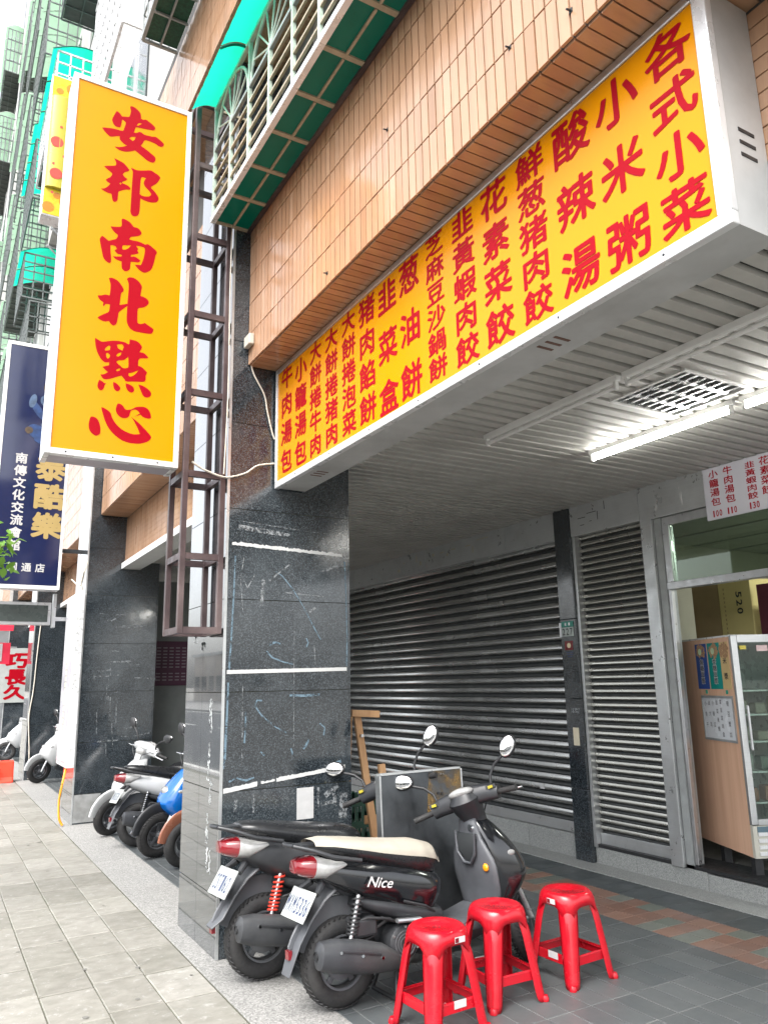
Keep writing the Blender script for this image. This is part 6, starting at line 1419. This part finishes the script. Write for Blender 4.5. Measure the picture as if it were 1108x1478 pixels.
# ================================================================ STREET TREE at the left edge
tr = thing('street_tree', 'young street tree whose leaves poke in at the left edge', 'tree', (-.75, 6.6, 0))
b = MB(); b.sweep([(-.75, 6.6, 0), (-.74, 6.6, .8), (-.70, 6.62, 1.6), (-.66, 6.6, 2.3), (-.60, 6.6, 3.0)], [.055, .045, .038, .03, .015], 10)
for p in (((-.70, 6.62, 1.7), (-.35, 6.55, 2.2), (.05, 6.5, 2.55), (.42, 6.45, 2.68)), ((-.66, 6.6, 2.2), (-.3, 6.8, 2.6), (.0, 6.9, 2.8)), ((-.66, 6.6, 2.3), (-1.0, 6.4, 2.7), (-1.2, 6.3, 2.9)), ((-.64, 6.6, 2.6), (-.5, 6.2, 2.9), (-.35, 5.9, 3.0)), ((-.7, 6.6, 2.0), (-1.0, 6.9, 2.4), (-1.2, 7.0, 2.6))): b.sweep(p, [.022, .016, .011, .005][-len(p):] if len(p) == 4 else [.02, .012, .005], 8)
b.obj('trunk', mat('bark', (.18, .14, .1), .9, bump=.4, bs=30), tr, smooth=60)
lf_ = MB(); rl = random.Random(4)
def leaf(c, s, rot):
    L_ = [(0, 0, 0), (.35, .28, .02), (.7, .24, .0), (1, 0, -.08), (.7, -.24, .0), (.35, -.28, .02), (.5, 0, -.05)]
    m = Matrix.Translation(c) @ rot @ Matrix.Scale(s, 4); lf_.add([m @ Vector(q) for q in L_], [(0, 6, 1), (1, 6, 2), (2, 6, 3), (3, 6, 4), (4, 6, 5), (5, 6, 0)])
cl = [((.40, 6.45, 2.70), .14, 26), ((.22, 6.5, 2.62), .16, 30), ((.36, 6.45, 2.52), .12, 20), ((0, 6.55, 2.65), .22, 60), ((-.3, 6.65, 2.55), .28, 90), ((-.5, 6.3, 2.95), .3, 90), ((-1.1, 6.4, 2.8), .3, 80), ((-.65, 6.6, 3.1), .3, 90), ((-.05, 6.85, 2.75), .2, 50), ((-1.1, 6.9, 2.5), .28, 70), ((-.6, 6.7, 2.7), .35, 90)]
for c, r, n_ in cl:
    for _ in range(n_):
        p = Vector(c) + Vector((rl.gauss(0, r * .55), rl.gauss(0, r * .6), rl.gauss(0, r * .5)))
        leaf(p, rl.uniform(.06, .11), Matrix.Rotation(rl.uniform(0, 6.28), 4, 'Z') @ Matrix.Rotation(rl.uniform(-.2, 1.1), 4, 'Y') @ Matrix.Rotation(rl.uniform(-.6, .6), 4, 'X'))
co2 = lf_.obj('crown', leafy('leaf_green', (.10, .24, .03), (.20, .38, .06)), tr, smooth=30, fix=False); co2['kind'] = 'stuff'

# ================================================================ ACROSS THE ROAD (seen mirrored in the polished pillars)
op = struct(MB().box(-23.5, -13.5, -60, 200, -.3, -.005).obj('opposite_sidewalk', M['granite_strip']))
tones = [(.50, .50, .48), (.42, .40, .36), (.55, .53, .50), (.36, .38, .40), (.50, .45, .40)]
y = -30; i = 0; ro = random.Random(8)
while i < 5:
    w_ = ro.uniform(20, 27); h_ = ro.uniform(3.4, 5.2); c = tones[i % 5]
    t = thing('opposite_house', 'low %s house across the road, mirrored in the pillar' % ['pale grey', 'tan', 'cream', 'slate grey', 'buff'][i % 5], 'building', (-26, y, 0), 'houses across the road')
    MB().box(-33, -23.5, y + .1, y + w_ - .1, -.1, h_).obj('wall', mat('house_%d' % (i % 5), c, .8, dirt=.3, ds=.5), t); MB().box(-33.2, -23.2, y, y + w_, h_ + .001, h_ + .3).obj('roof', M['grey_paint'], t)
    k = 0
    while k * 2.6 + 1 < w_ - 2:
        for f in range(1):
            MB().box(-23.499, -23.44, y + 1 + k * 2.6, y + 2.6 + k * 2.6, 3.9 + 3 * f - 2.8 * (f == 0) * 1.0, 5.2 + 3 * f - 2.8 * (f == 0) * .9).obj('window', M['window_dark'], t)
        k += 1
    y += w_ + ro.uniform(0, 1.5); i += 1
hl = MB(); hl.grid(lambda u, v: (-150 - 60 * v, -150 + 500 * u, -1 + (14 + 10 * math.sin(u * 9) + 6 * math.sin(u * 23 + 1)) * math.sin(math.pi * .5 * min(1, v * 1.6))), 50, 10)
struct(hl.obj('hill', mat('wooded_hill', (.06, .09, .05), .9, var=.5, vs=.1), smooth=60, fix=False))
